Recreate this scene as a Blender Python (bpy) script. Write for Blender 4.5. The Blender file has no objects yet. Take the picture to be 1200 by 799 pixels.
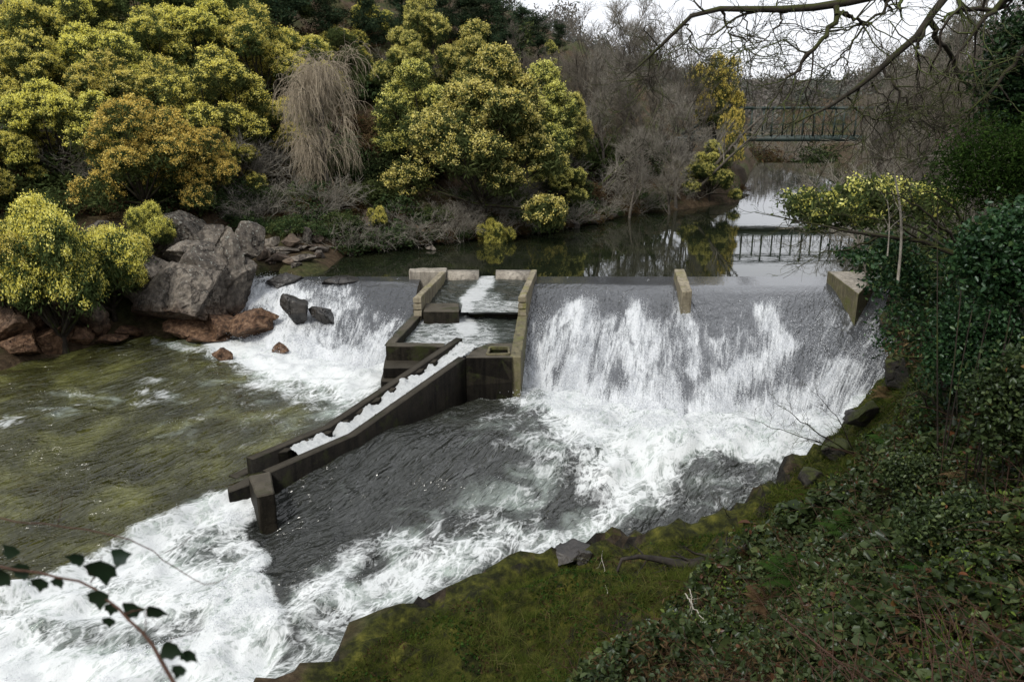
import bpy, math, random
import numpy as np
from mathutils import Vector, Matrix
S = bpy.context.scene
COL = S.collection
rng = np.random.default_rng(7)
PITCH = math.radians(17.0); CP, SP = math.cos(PITCH), math.sin(PITCH); FP = 933.0; H = 7.0
# ------------------------------------------------------------------ camera maths (photo pixels, 1200x799)
def P(u, v, z):
    """world point where the sight line of a photo pixel meets height z"""
    a = (u-600)/FP; b = -(v-399.5)/FP
    d = np.array([a, CP+b*SP, -SP+b*CP]); k = (z-H)/d[2]
    return np.array([a*k, d[1]*k, z])
def PD(u, v, D):
    """world point on the sight line of a pixel at ground distance D"""
    a = (u-600)/FP; b = -(v-399.5)/FP
    d = np.array([a, CP+b*SP, -SP+b*CP]); k = D/d[1]
    return np.array([a*k, D, H+d[2]*k])
def proj(x, y, z):
    c = y*CP-(z-H)*SP; uy = y*SP+(z-H)*CP
    c = np.where(c < .1, .1, c)
    return 600+FP*x/c, 399.5-FP*uy/c
# ------------------------------------------------------------------ numpy noise
def _h(ix, iy, iz, s):
    n = (ix*374761393+iy*668265263+iz*2147483647+s*144269504) & 0xffffffff
    n = ((n ^ (n >> 13))*1274126177) & 0xffffffff
    n = ((n ^ (n >> 15))*2246822519) & 0xffffffff
    return ((n ^ (n >> 16)) & 0xffff)/65535.0
def vn(x, y, z=0, s=0):
    x, y, z = np.broadcast_arrays(np.asarray(x, float), np.asarray(y, float), np.asarray(z, float))
    ix = np.floor(x).astype(np.int64); iy = np.floor(y).astype(np.int64); iz = np.floor(z).astype(np.int64)
    fx = x-ix; fy = y-iy; fz = z-iz
    fx = fx*fx*(3-2*fx); fy = fy*fy*(3-2*fy); fz = fz*fz*(3-2*fz)
    def L(a, b, t): return a+(b-a)*t
    c = [[[_h(ix+i, iy+j, iz+k, s) for k in (0, 1)] for j in (0, 1)] for i in (0, 1)]
    return L(L(L(c[0][0][0], c[1][0][0], fx), L(c[0][1][0], c[1][1][0], fx), fy),
             L(L(c[0][0][1], c[1][0][1], fx), L(c[0][1][1], c[1][1][1], fx), fy), fz)
def fbm(x, y, z=0, o=4, s=0, g=.5):
    r = 0; a = 1; t = 0; f = 1.0
    for i in range(o):
        r = r+a*vn(np.asarray(x)*f, np.asarray(y)*f, np.asarray(z)*f, s+i*17); t += a; a *= g; f *= 2.03
    return r/t
def sst(a, b, x):
    t = np.clip((x-a)/(b-a), 0, 1); return t*t*(3-2*t)
def seg_dist(x, y, pts, closed=False):
    pts = np.asarray(pts, float); n = len(pts); best = np.full(np.shape(x), 1e9)
    for i in range(n if closed else n-1):
        a = pts[i]; b = pts[(i+1) % n]; d = b-a; L2 = max(d@d, 1e-9)
        t = np.clip(((x-a[0])*d[0]+(y-a[1])*d[1])/L2, 0, 1)
        best = np.minimum(best, np.hypot(x-a[0]-t*d[0], y-a[1]-t*d[1]))
    return best
def inside(x, y, pts):
    pts = np.asarray(pts, float); n = len(pts); r = np.zeros(np.shape(x), bool)
    for i in range(n):
        a = pts[i]; b = pts[(i+1) % n]
        if a[1] == b[1]: continue
        c = ((a[1] > y) != (b[1] > y)) & (x < (b[0]-a[0])*(y-a[1])/(b[1]-a[1])+a[0])
        r ^= c
    return r
def sdp(x, y, pts):
    d = seg_dist(x, y, pts, True)
    return np.where(inside(x, y, pts), d, -d)
# ------------------------------------------------------------------ objects
def mesh(name, V, F, smooth=False, attrs=None):
    """V (n,3); F = array (m,k) or list of such arrays"""
    me = bpy.data.meshes.new(name); V = np.asarray(V, np.float32)
    Fs = F if isinstance(F, list) else [F]
    Fs = [np.asarray(f, np.int32) for f in Fs if len(f)]
    me.vertices.add(len(V)); me.vertices.foreach_set('co', V.ravel())
    nl = sum(f.size for f in Fs); nf = sum(len(f) for f in Fs)
    me.loops.add(nl); me.polygons.add(nf)
    me.loops.foreach_set('vertex_index', np.concatenate([f.ravel() for f in Fs]))
    tot = np.concatenate([np.full(len(f), f.shape[1], np.int32) for f in Fs])
    st = np.concatenate([[0], np.cumsum(tot)[:-1]]).astype(np.int32)
    me.polygons.foreach_set('loop_start', st)
    me.polygons.foreach_set('loop_total', tot)
    if smooth: me.polygons.foreach_set('use_smooth', np.ones(nf, bool))
    for k, a in (attrs or {}).items():
        a = np.asarray(a, np.float32)
        if a.ndim == 2:
            at = me.attributes.new(k, 'FLOAT_VECTOR', 'POINT'); at.data.foreach_set('vector', a.ravel())
        else:
            at = me.attributes.new(k, 'FLOAT', 'POINT'); at.data.foreach_set('value', a)
    me.update(calc_edges=True); me.validate()
    return me
def link(name, me, mat, parent=None):
    o = bpy.data.objects.new(name, me); COL.objects.link(o)
    if mat is not None and not me.materials: me.materials.append(mat)
    if parent is not None: o.parent = parent
    return o
def obj(name, V, F, mat, parent=None, smooth=False, attrs=None):
    return link(name, mesh(name, V, F, smooth, attrs), mat, parent)
def tag(o, label, cat, group=None, kind=None):
    o['label'] = label; o['category'] = cat
    if group: o['group'] = group
    if kind: o['kind'] = kind
    return o
def struct(o, kind='structure', label=None, cat=None):
    o['kind'] = kind
    if label: o['label'] = label
    if cat: o['category'] = cat
    return o
def thing(name, label, cat, loc=(0, 0, 0), group=None):
    o = bpy.data.objects.new(name, None); COL.objects.link(o); o.location = loc
    o.empty_display_size = .3
    return tag(o, label, cat, group)
def dup(root, loc, rotz, sc, label, group=None):
    r = root.copy(); COL.objects.link(r); r.location = loc; r.rotation_euler = (0, 0, rotz); r.scale = sc
    r['label'] = label
    if group: r['group'] = group
    for ch in list(root.children):
        c = ch.copy(); COL.objects.link(c); c.parent = r
        for g in ch.children:
            d = g.copy(); COL.objects.link(d); d.parent = c
    return r
# ------------------------------------------------------------------ geometry builders
def unit(a): return a/np.maximum(np.linalg.norm(a, axis=-1, keepdims=True), 1e-9)
def cards(c, size, r, bias=.0, aspect=.55, tip=1.0):
    """leaf shaped quads at centres c; returns V, F, var"""
    n = len(c); nrm = unit(r.normal(size=(n, 3))+np.array([0, 0, bias]))
    a = unit(np.cross(nrm, r.normal(size=(n, 3)))); b = np.cross(nrm, a)
    s = (size*r.uniform(.6, 1.35, n))[:, None]
    V = np.stack([c-a*s, c-b*s*aspect, c+a*s*tip, c+b*s*aspect], 1).reshape(-1, 3)
    F = np.arange(4*n).reshape(-1, 4)
    return V, F, np.repeat(r.uniform(0, 1, n), 4)
def tubes(Pn, R, sides=3):
    """Pn (M,K,3), R (M,K) -> V,F"""
    M, K = R.shape
    T = np.empty_like(Pn); T[:, 1:-1] = Pn[:, 2:]-Pn[:, :-2]; T[:, 0] = Pn[:, 1]-Pn[:, 0]; T[:, -1] = Pn[:, -1]-Pn[:, -2]
    T = unit(T); ref = np.where(np.abs(T[:, :1, 2:3]) > .9, np.array([1., 0, 0]), np.array([0, 0, 1.]))
    A = unit(np.cross(T, np.broadcast_to(ref, T.shape))); B = np.cross(T, A)
    an = np.arange(sides)*2*math.pi/sides
    V = Pn[:, :, None]+R[:, :, None, None]*(A[:, :, None]*np.cos(an)[None, None, :, None]+B[:, :, None]*np.sin(an)[None, None, :, None])
    V = V.reshape(-1, 3)
    m = np.arange(M)[:, None, None]; k = np.arange(K-1)[None, :, None]; j = np.arange(sides)[None, None]
    j2 = (j+1) % sides; b = (m*K+k)*sides
    F = np.stack([b+j, b+j2, b+sides+j2, b+sides+j], -1).reshape(-1, 4)
    return V, F
def grow(Pp, Rp, n, Lr, spread, up, K, r, tmin=.25, rf=.55, wig=.15, rmin=.004, tip=.3):
    M, Kp = Rp.shape; idx = np.repeat(np.arange(M), n); N = len(idx)
    t = r.uniform(tmin, .999, N)*(Kp-1); i = np.floor(t).astype(int); f = (t-i)[:, None]
    base = Pp[idx, i]*(1-f)+Pp[idx, i+1]*f; dp = unit(Pp[idx, i+1]-Pp[idx, i])
    rb = Rp[idx, i]*(1-f[:, 0])+Rp[idx, i+1]*f[:, 0]
    pr = unit(np.cross(dp, r.normal(size=(N, 3)))); a = r.uniform(spread[0], spread[1], N)[:, None]
    d = unit(dp*np.cos(a)+pr*np.sin(a)); L = r.uniform(Lr[0], Lr[1], N)[:, None]*(1.15-.5*(t/(Kp-1)))[:, None]/(K-1)
    Q = np.empty((N, K, 3)); Q[:, 0] = base
    for k in range(1, K):
        d = unit(d+wig*r.normal(size=(N, 3))+np.array([0, 0, up])); Q[:, k] = Q[:, k-1]+d*L
    r0 = np.maximum(rb*rf, rmin); R = r0[:, None]*np.linspace(1, tip, K)[None]
    return Q, np.maximum(R, rmin*.6)
def resample(pts, K):
    pts = np.asarray(pts, float)
    for _ in range(2):
        if len(pts) < 3: break
        m_ = np.empty((2*len(pts)-2, pts.shape[1])); m_[0::2] = .75*pts[:-1]+.25*pts[1:]; m_[1::2] = .25*pts[:-1]+.75*pts[1:]; pts = np.r_[pts[:1], m_[1:-1], pts[-1:]]
    d = np.r_[0, np.cumsum(np.linalg.norm(np.diff(pts[:, :3], axis=0), axis=1))]
    t = np.linspace(0, d[-1], K)
    return np.stack([np.interp(t, d, pts[:, k]) for k in range(pts.shape[1])], 1)
def join(parts):
    V = []; F = []; o = 0; A = []
    for p in parts:
        V.append(p[0]); F.append(p[1]+o); o += len(p[0])
        if len(p) > 2: A.append(p[2])
    return (np.concatenate(V), np.concatenate(F)) + ((np.concatenate(A),) if A else ())
def prism(top, zb, parts=None):
    """top: list of (x,y,z) going round; extruded down to zb (number or list)"""
    top = np.asarray(top, float); n = len(top); bot = top.copy(); bot[:, 2] = zb
    return np.r_[top, bot], n
def prism_obj(name, tops, mat, parent=None, bev=.02):
    """tops: list of (polygon, zbottom); one mesh with small bevels"""
    import bmesh
    bm = bmesh.new()
    for top, zb in tops:
        top = np.asarray(top, float); ar = 0
        for i in range(len(top)):
            j = (i+1) % len(top); ar += top[i][0]*top[j][1]-top[j][0]*top[i][1]
        if ar < 0: top = top[::-1]
        zbs = zb if np.ndim(zb) else [zb]*len(top)
        a = [bm.verts.new(p) for p in top]; b = [bm.verts.new((p[0], p[1], q)) for p, q in zip(top, zbs)]
        bm.faces.new(a); bm.faces.new(b[::-1]); n = len(a)
        for i in range(n): bm.faces.new((a[i], b[i], b[(i+1) % n], a[(i+1) % n]))
    if bev: bmesh.ops.bevel(bm, geom=bm.edges[:], offset=bev, segments=1, affect='EDGES', clamp_overlap=True)
    bmesh.ops.triangulate(bm, faces=[f for f in bm.faces if len(f.verts) > 4])
    if bev:
        for _ in range(4):
            es = [e for e in bm.edges if e.calc_length() > .30]
            if es: bmesh.ops.subdivide_edges(bm, edges=es, cuts=1)
        bmesh.ops.triangulate(bm, faces=bm.faces[:])
        if len(bm.verts):
            X = np.array([v_.co[:] for v_ in bm.verts]); j_ = .024*np.stack([fbm(X[:, 0]*3, X[:, 1]*3, X[:, 2]*3, 3, 300+i_)-.5 for i_ in range(3)], 1)*1.6
            for v_, d_ in zip(bm.verts, j_): v_.co += Vector(d_)
    me = bpy.data.meshes.new(name); bm.to_mesh(me); bm.free()
    return link(name, me, mat, parent)
def wall(p, q, w, zt0, zt1, side=0):
    """rectangle in plan from p to q, width w; side -1/0/1 shifts it"""
    p = np.array(p[:2], float); q = np.array(q[:2], float); d = (q-p)/np.linalg.norm(q-p); n = np.array([-d[1], d[0]])
    o = n*w*side/2
    return [(*(p+n*w/2+o), zt0), (*(q+n*w/2+o), zt1), (*(q-n*w/2+o), zt1), (*(p-n*w/2+o), zt0)]
# ------------------------------------------------------------------ materials
class NT:
    def __init__(s, name):
        s.m = bpy.data.materials.new(name); s.m.use_nodes = True; s.t = s.m.node_tree; s.t.nodes.clear()
        s.out = s.t.nodes.new('ShaderNodeOutputMaterial')
    def n(s, ty, ins=None, **kw):
        nd = s.t.nodes.new('ShaderNode'+ty)
        for k, v in kw.items(): setattr(nd, k, v)
        for k, v in (ins or {}).items(): s.set(nd.inputs[k], v)
        return nd
    def set(s, sock, v):
        if isinstance(v, bpy.types.NodeSocket): s.t.links.new(v, sock)
        elif isinstance(v, (tuple, list)) and len(v) == 3 and sock.type == 'RGBA': sock.default_value = (*v, 1)
        else: sock.default_value = v
    def noise(s, vec, scale, detail=4, rough=.55, dist=0):
        return s.n('TexNoise', {'Vector': vec, 'Scale': scale, 'Detail': detail, 'Roughness': rough, 'Distortion': dist}).outputs['Fac']
    def ramp(s, fac, stops):
        nd = s.n('ValToRGB', {'Fac': fac}); e = nd.color_ramp.elements
        while len(e) < len(stops): e.new(.5)
        for el, (p, c) in zip(e, stops):
            el.position = p; el.color = (*c, 1) if np.ndim(c) else (c, c, c, 1)
        return nd.outputs['Color']
    def mix(s, f, a, b, bt='MIX'):
        nd = s.n('Mix', data_type='RGBA', blend_type=bt)
        s.set(nd.inputs[0], f); s.set(nd.inputs[6], a); s.set(nd.inputs[7], b); return nd.outputs[2]
    def math(s, op, a, b=0., c=0., clamp=False):
        nd = s.n('Math', operation=op, use_clamp=clamp); s.set(nd.inputs[0], a); s.set(nd.inputs[1], b); s.set(nd.inputs[2], c); return nd.outputs[0]
    def attr(s, name, out='Fac'): return s.n('Attribute', attribute_name=name).outputs[out]
    def pos(s): return s.n('NewGeometry').outputs['Position']
    def objc(s): return s.n('TexCoord').outputs['Object']
    def sep(s, v): return s.n('SeparateXYZ', {0: v}).outputs
    def scale(s, v, sc):
        return s.n('VectorMath', {0: v, 1: sc}, operation='MULTIPLY').outputs[0]
    def bump(s, h, st, d=.05, nrm=None):
        i = {'Height': h, 'Strength': st, 'Distance': d}
        if nrm is not None: i['Normal'] = nrm
        return s.n('Bump', i).outputs[0]
    def bsdf(s, col, rough, nrm=None, spec=.5, **kw):
        i = {'Base Color': col, 'Roughness': rough, 'Specular IOR Level': spec}
        if nrm is not None: i['Normal'] = nrm
        i.update(kw); b = s.n('BsdfPrincipled', i).outputs[0]; return b
    def end(s, sh): s.t.links.new(sh, s.out.inputs['Surface']); return s.m
def leaf_mat(name, stops, trans=.35, rnd=.25, rough=.6, gloss=.0):
    t = NT(name); v = t.attr('var'); oi = t.n('ObjectInfo').outputs['Random']
    c = t.ramp(v, stops)
    hs = t.n('HueSaturation', {'Hue': t.math('MULTIPLY_ADD', oi, .024, .490), 'Value': t.math('MULTIPLY_ADD', oi, rnd*2, 1-rnd), 'Color': c}).outputs[0]
    d = t.n('BsdfDiffuse', {'Color': hs}).outputs[0]; tr = t.n('BsdfTranslucent', {'Color': hs}).outputs[0]
    m = t.n('MixShader', {0: trans, 1: d, 2: tr}).outputs[0]
    if gloss:
        g = t.n('BsdfGlossy', {'Color': (.9, .95, 1), 'Roughness': .35}).outputs[0]
        m = t.n('MixShader', {0: gloss, 1: m, 2: g}).outputs[0]
    return t.end(m)
M = {}
M['blossom'] = leaf_mat('mimosa_blossom', [(0, (.54, .46, .08)), (.5, (.80, .70, .16)), (1, (.90, .84, .34))], .35, .08)
M['blossom_gold'] = leaf_mat('mimosa_blossom_gold', [(0, (.48, .35, .07)), (.5, (.74, .58, .13)), (1, (.86, .74, .25))], .3, .08)
M['blossom_pale'] = leaf_mat('mimosa_blossom_pale', [(0, (.46, .41, .09)), (.5, (.70, .64, .18)), (1, (.85, .79, .34))], .35, .12)
M['mimosa_leaf'] = leaf_mat('mimosa_leaf', [(0, (.032, .048, .018)), (.5, (.07, .095, .034)), (1, (.13, .155, .058))], .35, .15)
M['dark_leaf'] = leaf_mat('dark_leaf', [(0, (.02, .034, .014)), (.6, (.045, .068, .028)), (1, (.085, .11, .045))], .25, .3)
M['pine'] = leaf_mat('pine_needle', [(0, (.015, .03, .018)), (.6, (.035, .055, .03)), (1, (.06, .08, .04))], .2, .2)
M['brown_leaf'] = leaf_mat('dry_bracken', [(0, (.03, .018, .010)), (.5, (.06, .038, .021)), (.8, (.10, .066, .036)), (1, (.045, .055, .02))], .25, .3)
M['ivy'] = leaf_mat('ivy_leaf', [(0, (.010, .028, .010)), (.55, (.024, .055, .02)), (.85, (.045, .085, .03)), (1, (.08, .11, .03))], .2, .15, gloss=.02)
M['bramble'] = leaf_mat('bramble_leaf', [(0, (.009, .014, .005)), (.4, (.022, .036, .012)), (.7, (.045, .066, .024)), (.86, (.085, .11, .04)), (.93, (.12, .17, .04)), (.96, (.12, .05, .02)), (1, (.07, .035, .018))], .2, 0, gloss=.014)  # leaf greens darkened to carry the shade of the canopy overhead
M['fern'] = leaf_mat('fern_green', [(0, (.010, .024, .006)), (.6, (.024, .052, .012)), (1, (.055, .10, .022))], .3, .1)
M['grass'] = leaf_mat('grass_blade', [(0, (.020, .028, .006)), (.5, (.045, .058, .010)), (.8, (.085, .095, .020)), (1, (.13, .10, .04))], .35, .0)
M['grass_bright'] = leaf_mat('grass_bright', [(0, (.08, .15, .02)), (.6, (.16, .27, .04)), (1, (.22, .32, .07))], .35, .0)
M['dry_grass'] = leaf_mat('dry_grass', [(0, (.10, .05, .02)), (.6, (.2, .11, .045)), (1, (.3, .2, .09))], .25, .0)
def bark(name, a, b, moss=None, mf=.55, sc=6):
    t = NT(name); p = t.objc(); n = t.noise(p, sc, 5, .65)
    c = t.ramp(n, [(.3, a), (.7, b)])
    if moss:
        z = t.sep(t.n('NewGeometry').outputs['Normal'])[2]
        k = t.math('ADD', t.math('MULTIPLY', z, .22), t.noise(p, 3.2, 4))
        c = t.mix(t.ramp(k, [(mf, 0.), (mf+.12, 1.)]), c, moss)
    return t.end(t.bsdf(c, .85, t.bump(t.noise(p, sc*6, 4), .6, .01), .2))
M['bark_dark'] = bark('bark_dark', (.012, .010, .008), (.05, .04, .03), (.05, .065, .015))
M['bark_moss'] = bark('bark_moss', (.014, .012, .009), (.045, .038, .028), (.034, .038, .010), .55)
M['bark_grey'] = bark('bark_grey', (.05, .045, .037), (.16, .14, .115), (.08, .085, .035), .62)
M['twig_brown'] = bark('twig_brown', (.075, .066, .052), (.19, .168, .135))
M['bark_black'] = bark('bark_black', (.010, .009, .008), (.04, .034, .028))
M['twig_grey'] = bark('twig_grey', (.12, .11, .09), (.27, .25, .21))
M['willow'] = bark('willow_twig', (.23, .19, .135), (.44, .375, .28))
M['pale_bark'] = bark('pale_bark', (.20, .18, .15), (.42, .39, .33))
M['twig_red'] = bark('twig_red', (.035, .018, .012), (.09, .05, .035))
# rock
def rock_mat(name, lo, hi, lichen=.62, stain=True, moss=None, zst=-1.15, mossf=.55, wet=False):
    t = NT(name); p = t.pos(); n1 = t.noise(p, .9, 5, .62, .4); n2 = t.noise(p, 6, 5, .72)
    c = t.ramp(t.math('ADD', t.math('MULTIPLY', n1, .5), t.math('MULTIPLY', n2, .5)), [(.38, lo), (.50, tuple(.6*a+.4*b for a, b in zip(lo, hi))), (.60, hi)])
    c = t.mix(t.ramp(t.noise(t.scale(p, (1.4, 1.4, .35)), 1.6, 5, .7), [(.50, 0.), (.62, .75)]), c, tuple(.7*x for x in lo))
    cn = t.math('ABSOLUTE', t.math('ADD', t.noise(t.scale(p, (1., .7, .6)), .5, 5, .6, .2), -.5))
    cm = t.ramp(cn, [(.004, 1.), (.014, 0.)])
    c = t.mix(t.math('MULTIPLY', cm, .6), c, tuple(x*.3 for x in lo))
    if lichen:
        zz = t.sep(p)[2]
        lf = t.math('ADD', t.noise(p, 9, 5, .75), t.math('MULTIPLY', t.math('ADD', zz, -1.), .035))
        c = t.mix(t.ramp(lf, [(lichen, 0.), (lichen+.06, .75)]), c, (.34, .36, .32))
    if stain:
        zz = t.math('ADD', t.sep(p)[2], t.math('MULTIPLY', t.noise(p, 1.2, 5), -1.5))
        k = t.n('MapRange', {'Value': zz, 'From Min': zst-.9, 'From Max': zst+.15, 'To Min': .85, 'To Max': 0.}).outputs[0]
        c = t.mix(k, c, t.ramp(n2, [(.36, (.022, .012, .007)), (.5, (.09, .045, .022)), (.66, (.20, .125, .075))]))
    if moss:
        nz = t.sep(t.n('NewGeometry').outputs['Normal'])[2]
        k = t.math('ADD', t.math('MULTIPLY', nz, .25), t.noise(p, 1.7, 6))
        c = t.mix(t.ramp(k, [(mossf, 0.), (mossf+.1, 1.)]), c, t.ramp(n2, [(.3, moss), (.7, tuple(1.9*x for x in moss))]))
    hgt = t.math('ADD', t.math('MULTIPLY', n2, .6), t.math('MULTIPLY', cm, -.8))
    return t.end(t.bsdf(c, .35 if wet else .75, t.bump(t.math('ADD', hgt, t.math('MULTIPLY', t.noise(p, 28, 4), .3)), .9, .06), .5 if wet else .3))
M['granite'] = rock_mat('granite', (.028, .023, .019), (.185, .160, .132), .60)
M['rock_brown'] = rock_mat('rock_brown', (.030, .021, .015), (.14, .105, .078), .70, True, None, -.6)
M['rock_wet'] = rock_mat('rock_wet', (.008, .007, .006), (.04, .035, .03), 0, False, None, wet=True)
M['rock_moss'] = rock_mat('rock_moss', (.009, .008, .006), (.045, .040, .032), .78, False, (.020, .024, .004), mossf=.56)
# concrete
def conc(name, lo, hi, moss, mf, rough=.7, topc=None, spc=.3):
    t = NT(name); p = t.pos(); n = t.noise(p, 2.2, 5, .65); n2 = t.noise(t.scale(p, (9, 9, 2.)), 1, 5, .6)
    c = t.ramp(t.math('ADD', t.math('MULTIPLY', n, .6), t.math('MULTIPLY', n2, .4)), [(.33, lo), (.66, hi)])
    stn = t.noise(t.scale(p, (7, 7, .5)), 1, 4, .6); c = t.mix(t.ramp(stn, [(.48, 0.), (.62, .6)]), c, tuple(x*.35 for x in lo))
    sp = t.noise(p, 26, 3, .7); c = t.mix(t.ramp(sp, [(.60, 0.), (.70, .5)]), c, tuple(x*1.9 for x in hi))
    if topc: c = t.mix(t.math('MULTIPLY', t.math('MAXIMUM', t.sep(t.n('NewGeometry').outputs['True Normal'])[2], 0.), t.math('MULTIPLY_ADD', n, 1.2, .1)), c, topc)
    if moss:
        c = t.mix(t.ramp(t.noise(p, 1.6, 4, .7), [(mf, 0.), (mf+.14, .85)]), c, moss)
    return t.end(t.bsdf(c, rough, t.bump(t.math('ADD', t.noise(p, 30, 4, .7), t.math('MULTIPLY', t.noise(p, 5, 4, .7), 2.)), .7, .02), spc))
M['conc_dry'] = conc('concrete_lichen', (.12, .10, .065), (.30, .265, .19), (.15, .14, .045), .52)
M['conc_top'] = conc('concrete_top', (.16, .14, .115), (.34, .31, .26), (.10, .095, .05), .60)
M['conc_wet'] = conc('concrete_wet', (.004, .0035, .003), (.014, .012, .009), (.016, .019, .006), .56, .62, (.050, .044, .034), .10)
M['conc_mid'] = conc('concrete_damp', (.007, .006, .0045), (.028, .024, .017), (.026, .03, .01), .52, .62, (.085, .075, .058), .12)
M['conc_edge'] = conc('concrete_mossy_side', (.06, .052, .03), (.17, .15, .085), (.09, .095, .025), .50, .7)
t = NT('bridge_paint'); p = t.pos()
M['bridge'] = t.end(t.bsdf(t.ramp(t.noise(p, 2, 5), [(.3, (.010, .021, .018)), (.7, (.020, .037, .031))]), .6))
t = NT('bridge_masonry'); p = t.pos()
M['masonry'] = t.end(t.bsdf(t.ramp(t.noise(p, 1.5, 6), [(.3, (.08, .07, .06)), (.7, (.22, .2, .18))]), .85, t.bump(t.noise(p, 8, 4), .6, .1)))
# ground
t = NT('forest_floor'); p = t.pos(); n1 = t.noise(p, .35, 7, .6); n2 = t.noise(p, 5, 7, .7); n3 = t.noise(p, 1.4, 6, .6)
c = t.ramp(n2, [(.3, (.022, .015, .009)), (.5, (.055, .038, .022)), (.68, (.10, .072, .045))])
c = t.mix(t.ramp(n1, [(.48, 0.), (.6, .75)]), c, t.ramp(n2, [(.35, (.018, .026, .007)), (.65, (.05, .062, .018))]))
ms = t.math('ADD', t.attr('moss'), t.math('MULTIPLY', t.math('ADD', n3, -.5), 1.1))
stp = t.sep(t.n('NewGeometry').outputs['True Normal'])[2]
ms = t.math('ADD', ms, t.math('MULTIPLY', t.math('ADD', stp, -.85), 1.7))
c = t.mix(t.math('MULTIPLY', t.ramp(stp, [(.62, 1.), (.85, 0.)]), t.ramp(t.attr('moss'), [(.0, 0.), (.3, 1.)])), c, t.ramp(n2, [(.4, (.008, .007, .006)), (.7, (.035, .032, .026))]))
mossc = t.ramp(t.math('ADD', t.math('MULTIPLY', n2, .5), t.math('MULTIPLY', t.noise(p, 2.6, 5, .7), .5)), [(.36, (.008, .009, .003)), (.45, (.016, .018, .004)), (.53, (.045, .048, .008)), (.64, (.105, .100, .018))])  # darkest moss tones stand in for occlusion in the hollows
c = t.mix(t.ramp(ms, [(.4, 0.), (.6, 1.)]), c, mossc)
c = t.mix(t.attr('path'), c, t.ramp(n2, [(.3, (.12, .075, .05)), (.7, (.24, .165, .12))]))
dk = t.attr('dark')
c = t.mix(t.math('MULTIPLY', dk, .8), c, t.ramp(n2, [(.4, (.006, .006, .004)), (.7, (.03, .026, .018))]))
h = t.math('ADD', n2, t.math('MULTIPLY', t.noise(p, 22, 5, .7), .5))
M['ground'] = t.end(t.bsdf(c, .9, t.bump(h, 1., .08), .15))
# ------------------------------------------------------------------ river outline and terrain
ZL = -1.7
near_shore_px = [(375, 799, -2.2), (415, 765, -2.15), (450, 738, -2.1), (560, 690, -2.0), (640, 655, -1.95), (700, 640, -1.9), (790, 625, -1.9), (866, 612, -1.88), (885, 580, -1.85),
                 (955, 530, -1.8), (995, 490, -1.75), (1042, 440, -1.7)]
near_shore = [P(*q)[:2] for q in near_shore_px]
right_up = [P(1062, 395, -1.)[:2], P(1045, 352, 0)[:2], P(1040, 340, 0)[:2], P(1075, 320, 0)[:2], np.array([20.5, 36]), np.array([24.5, 50]), np.array([30.5, 68]), np.array([36, 84]), np.array([41, 100]), np.array([44, 112])]
left_up = [np.array([30, 108]), P(884, 186, 0)[:2], P(874, 205, 0)[:2], P(862, 236, 0)[:2], P(800, 245, 0)[:2], P(740, 250, 0)[:2], P(690, 262, 0)[:2], P(640, 270, 0)[:2], P(560, 279, 0)[:2], P(480, 287, 0)[:2], P(400, 299, 0)[:2], P(378, 318, 0)[:2], P(345, 326, 0)[:2]]
left_low = [P(318, 335, -.6)[:2], P(300, 372, ZL)[:2], P(215, 392, ZL)[:2], P(150, 395, ZL)[:2], P(80, 408, ZL)[:2], P(0, 432, ZL)[:2], P(-120, 470, ZL)[:2], np.array([-32., 22]), np.array([-60., 14])]
river = [np.array([-60., -4]), np.array([-20., 2]), np.array([-8., 7.2])] + near_shore + right_up + left_up + left_low
cps = []
def cp(x, y, z): cps.append((x, y, z))
def cq(u, v, z): q = P(u, v, z); cps.append(tuple(q))
for q in near_shore_px: cq(q[0], q[1], q[2]+.12)
for q in right_up: cp(q[0], q[1], .25)
for q in left_up: cp(q[0], q[1], .25)
for q in left_low: cp(q[0], q[1], ZL+.25)
for q in [(480, 762, -1.5), (600, 722, -1.35), (700, 682, -1.3), (850, 645, -1.25), (930, 590, -1.1), (985, 545, -1.0), (1030, 500, -.7), (1070, 450, -.2), (560, 799, -1.5), (700, 765, -1.1), (800, 700, -.6), (900, 635, -.5),
          (990, 580, 0.), (1060, 520, .5), (1100, 450, 1.0), (680, 799, -.9), (800, 799, .1), (850, 740, .3), (900, 690, .6), (1000, 700, 1.6), (940, 799, 1.6), (1050, 799, 2.7), (1090, 640, 2.0), (1130, 799, 3.2), (1200, 799, 3.9), (1200, 700, 3.7),
          (1200, 600, 3.2), (1150, 500, 2.0), (1200, 430, 3.2), (1130, 360, 2.2)]: cq(*q)
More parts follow.
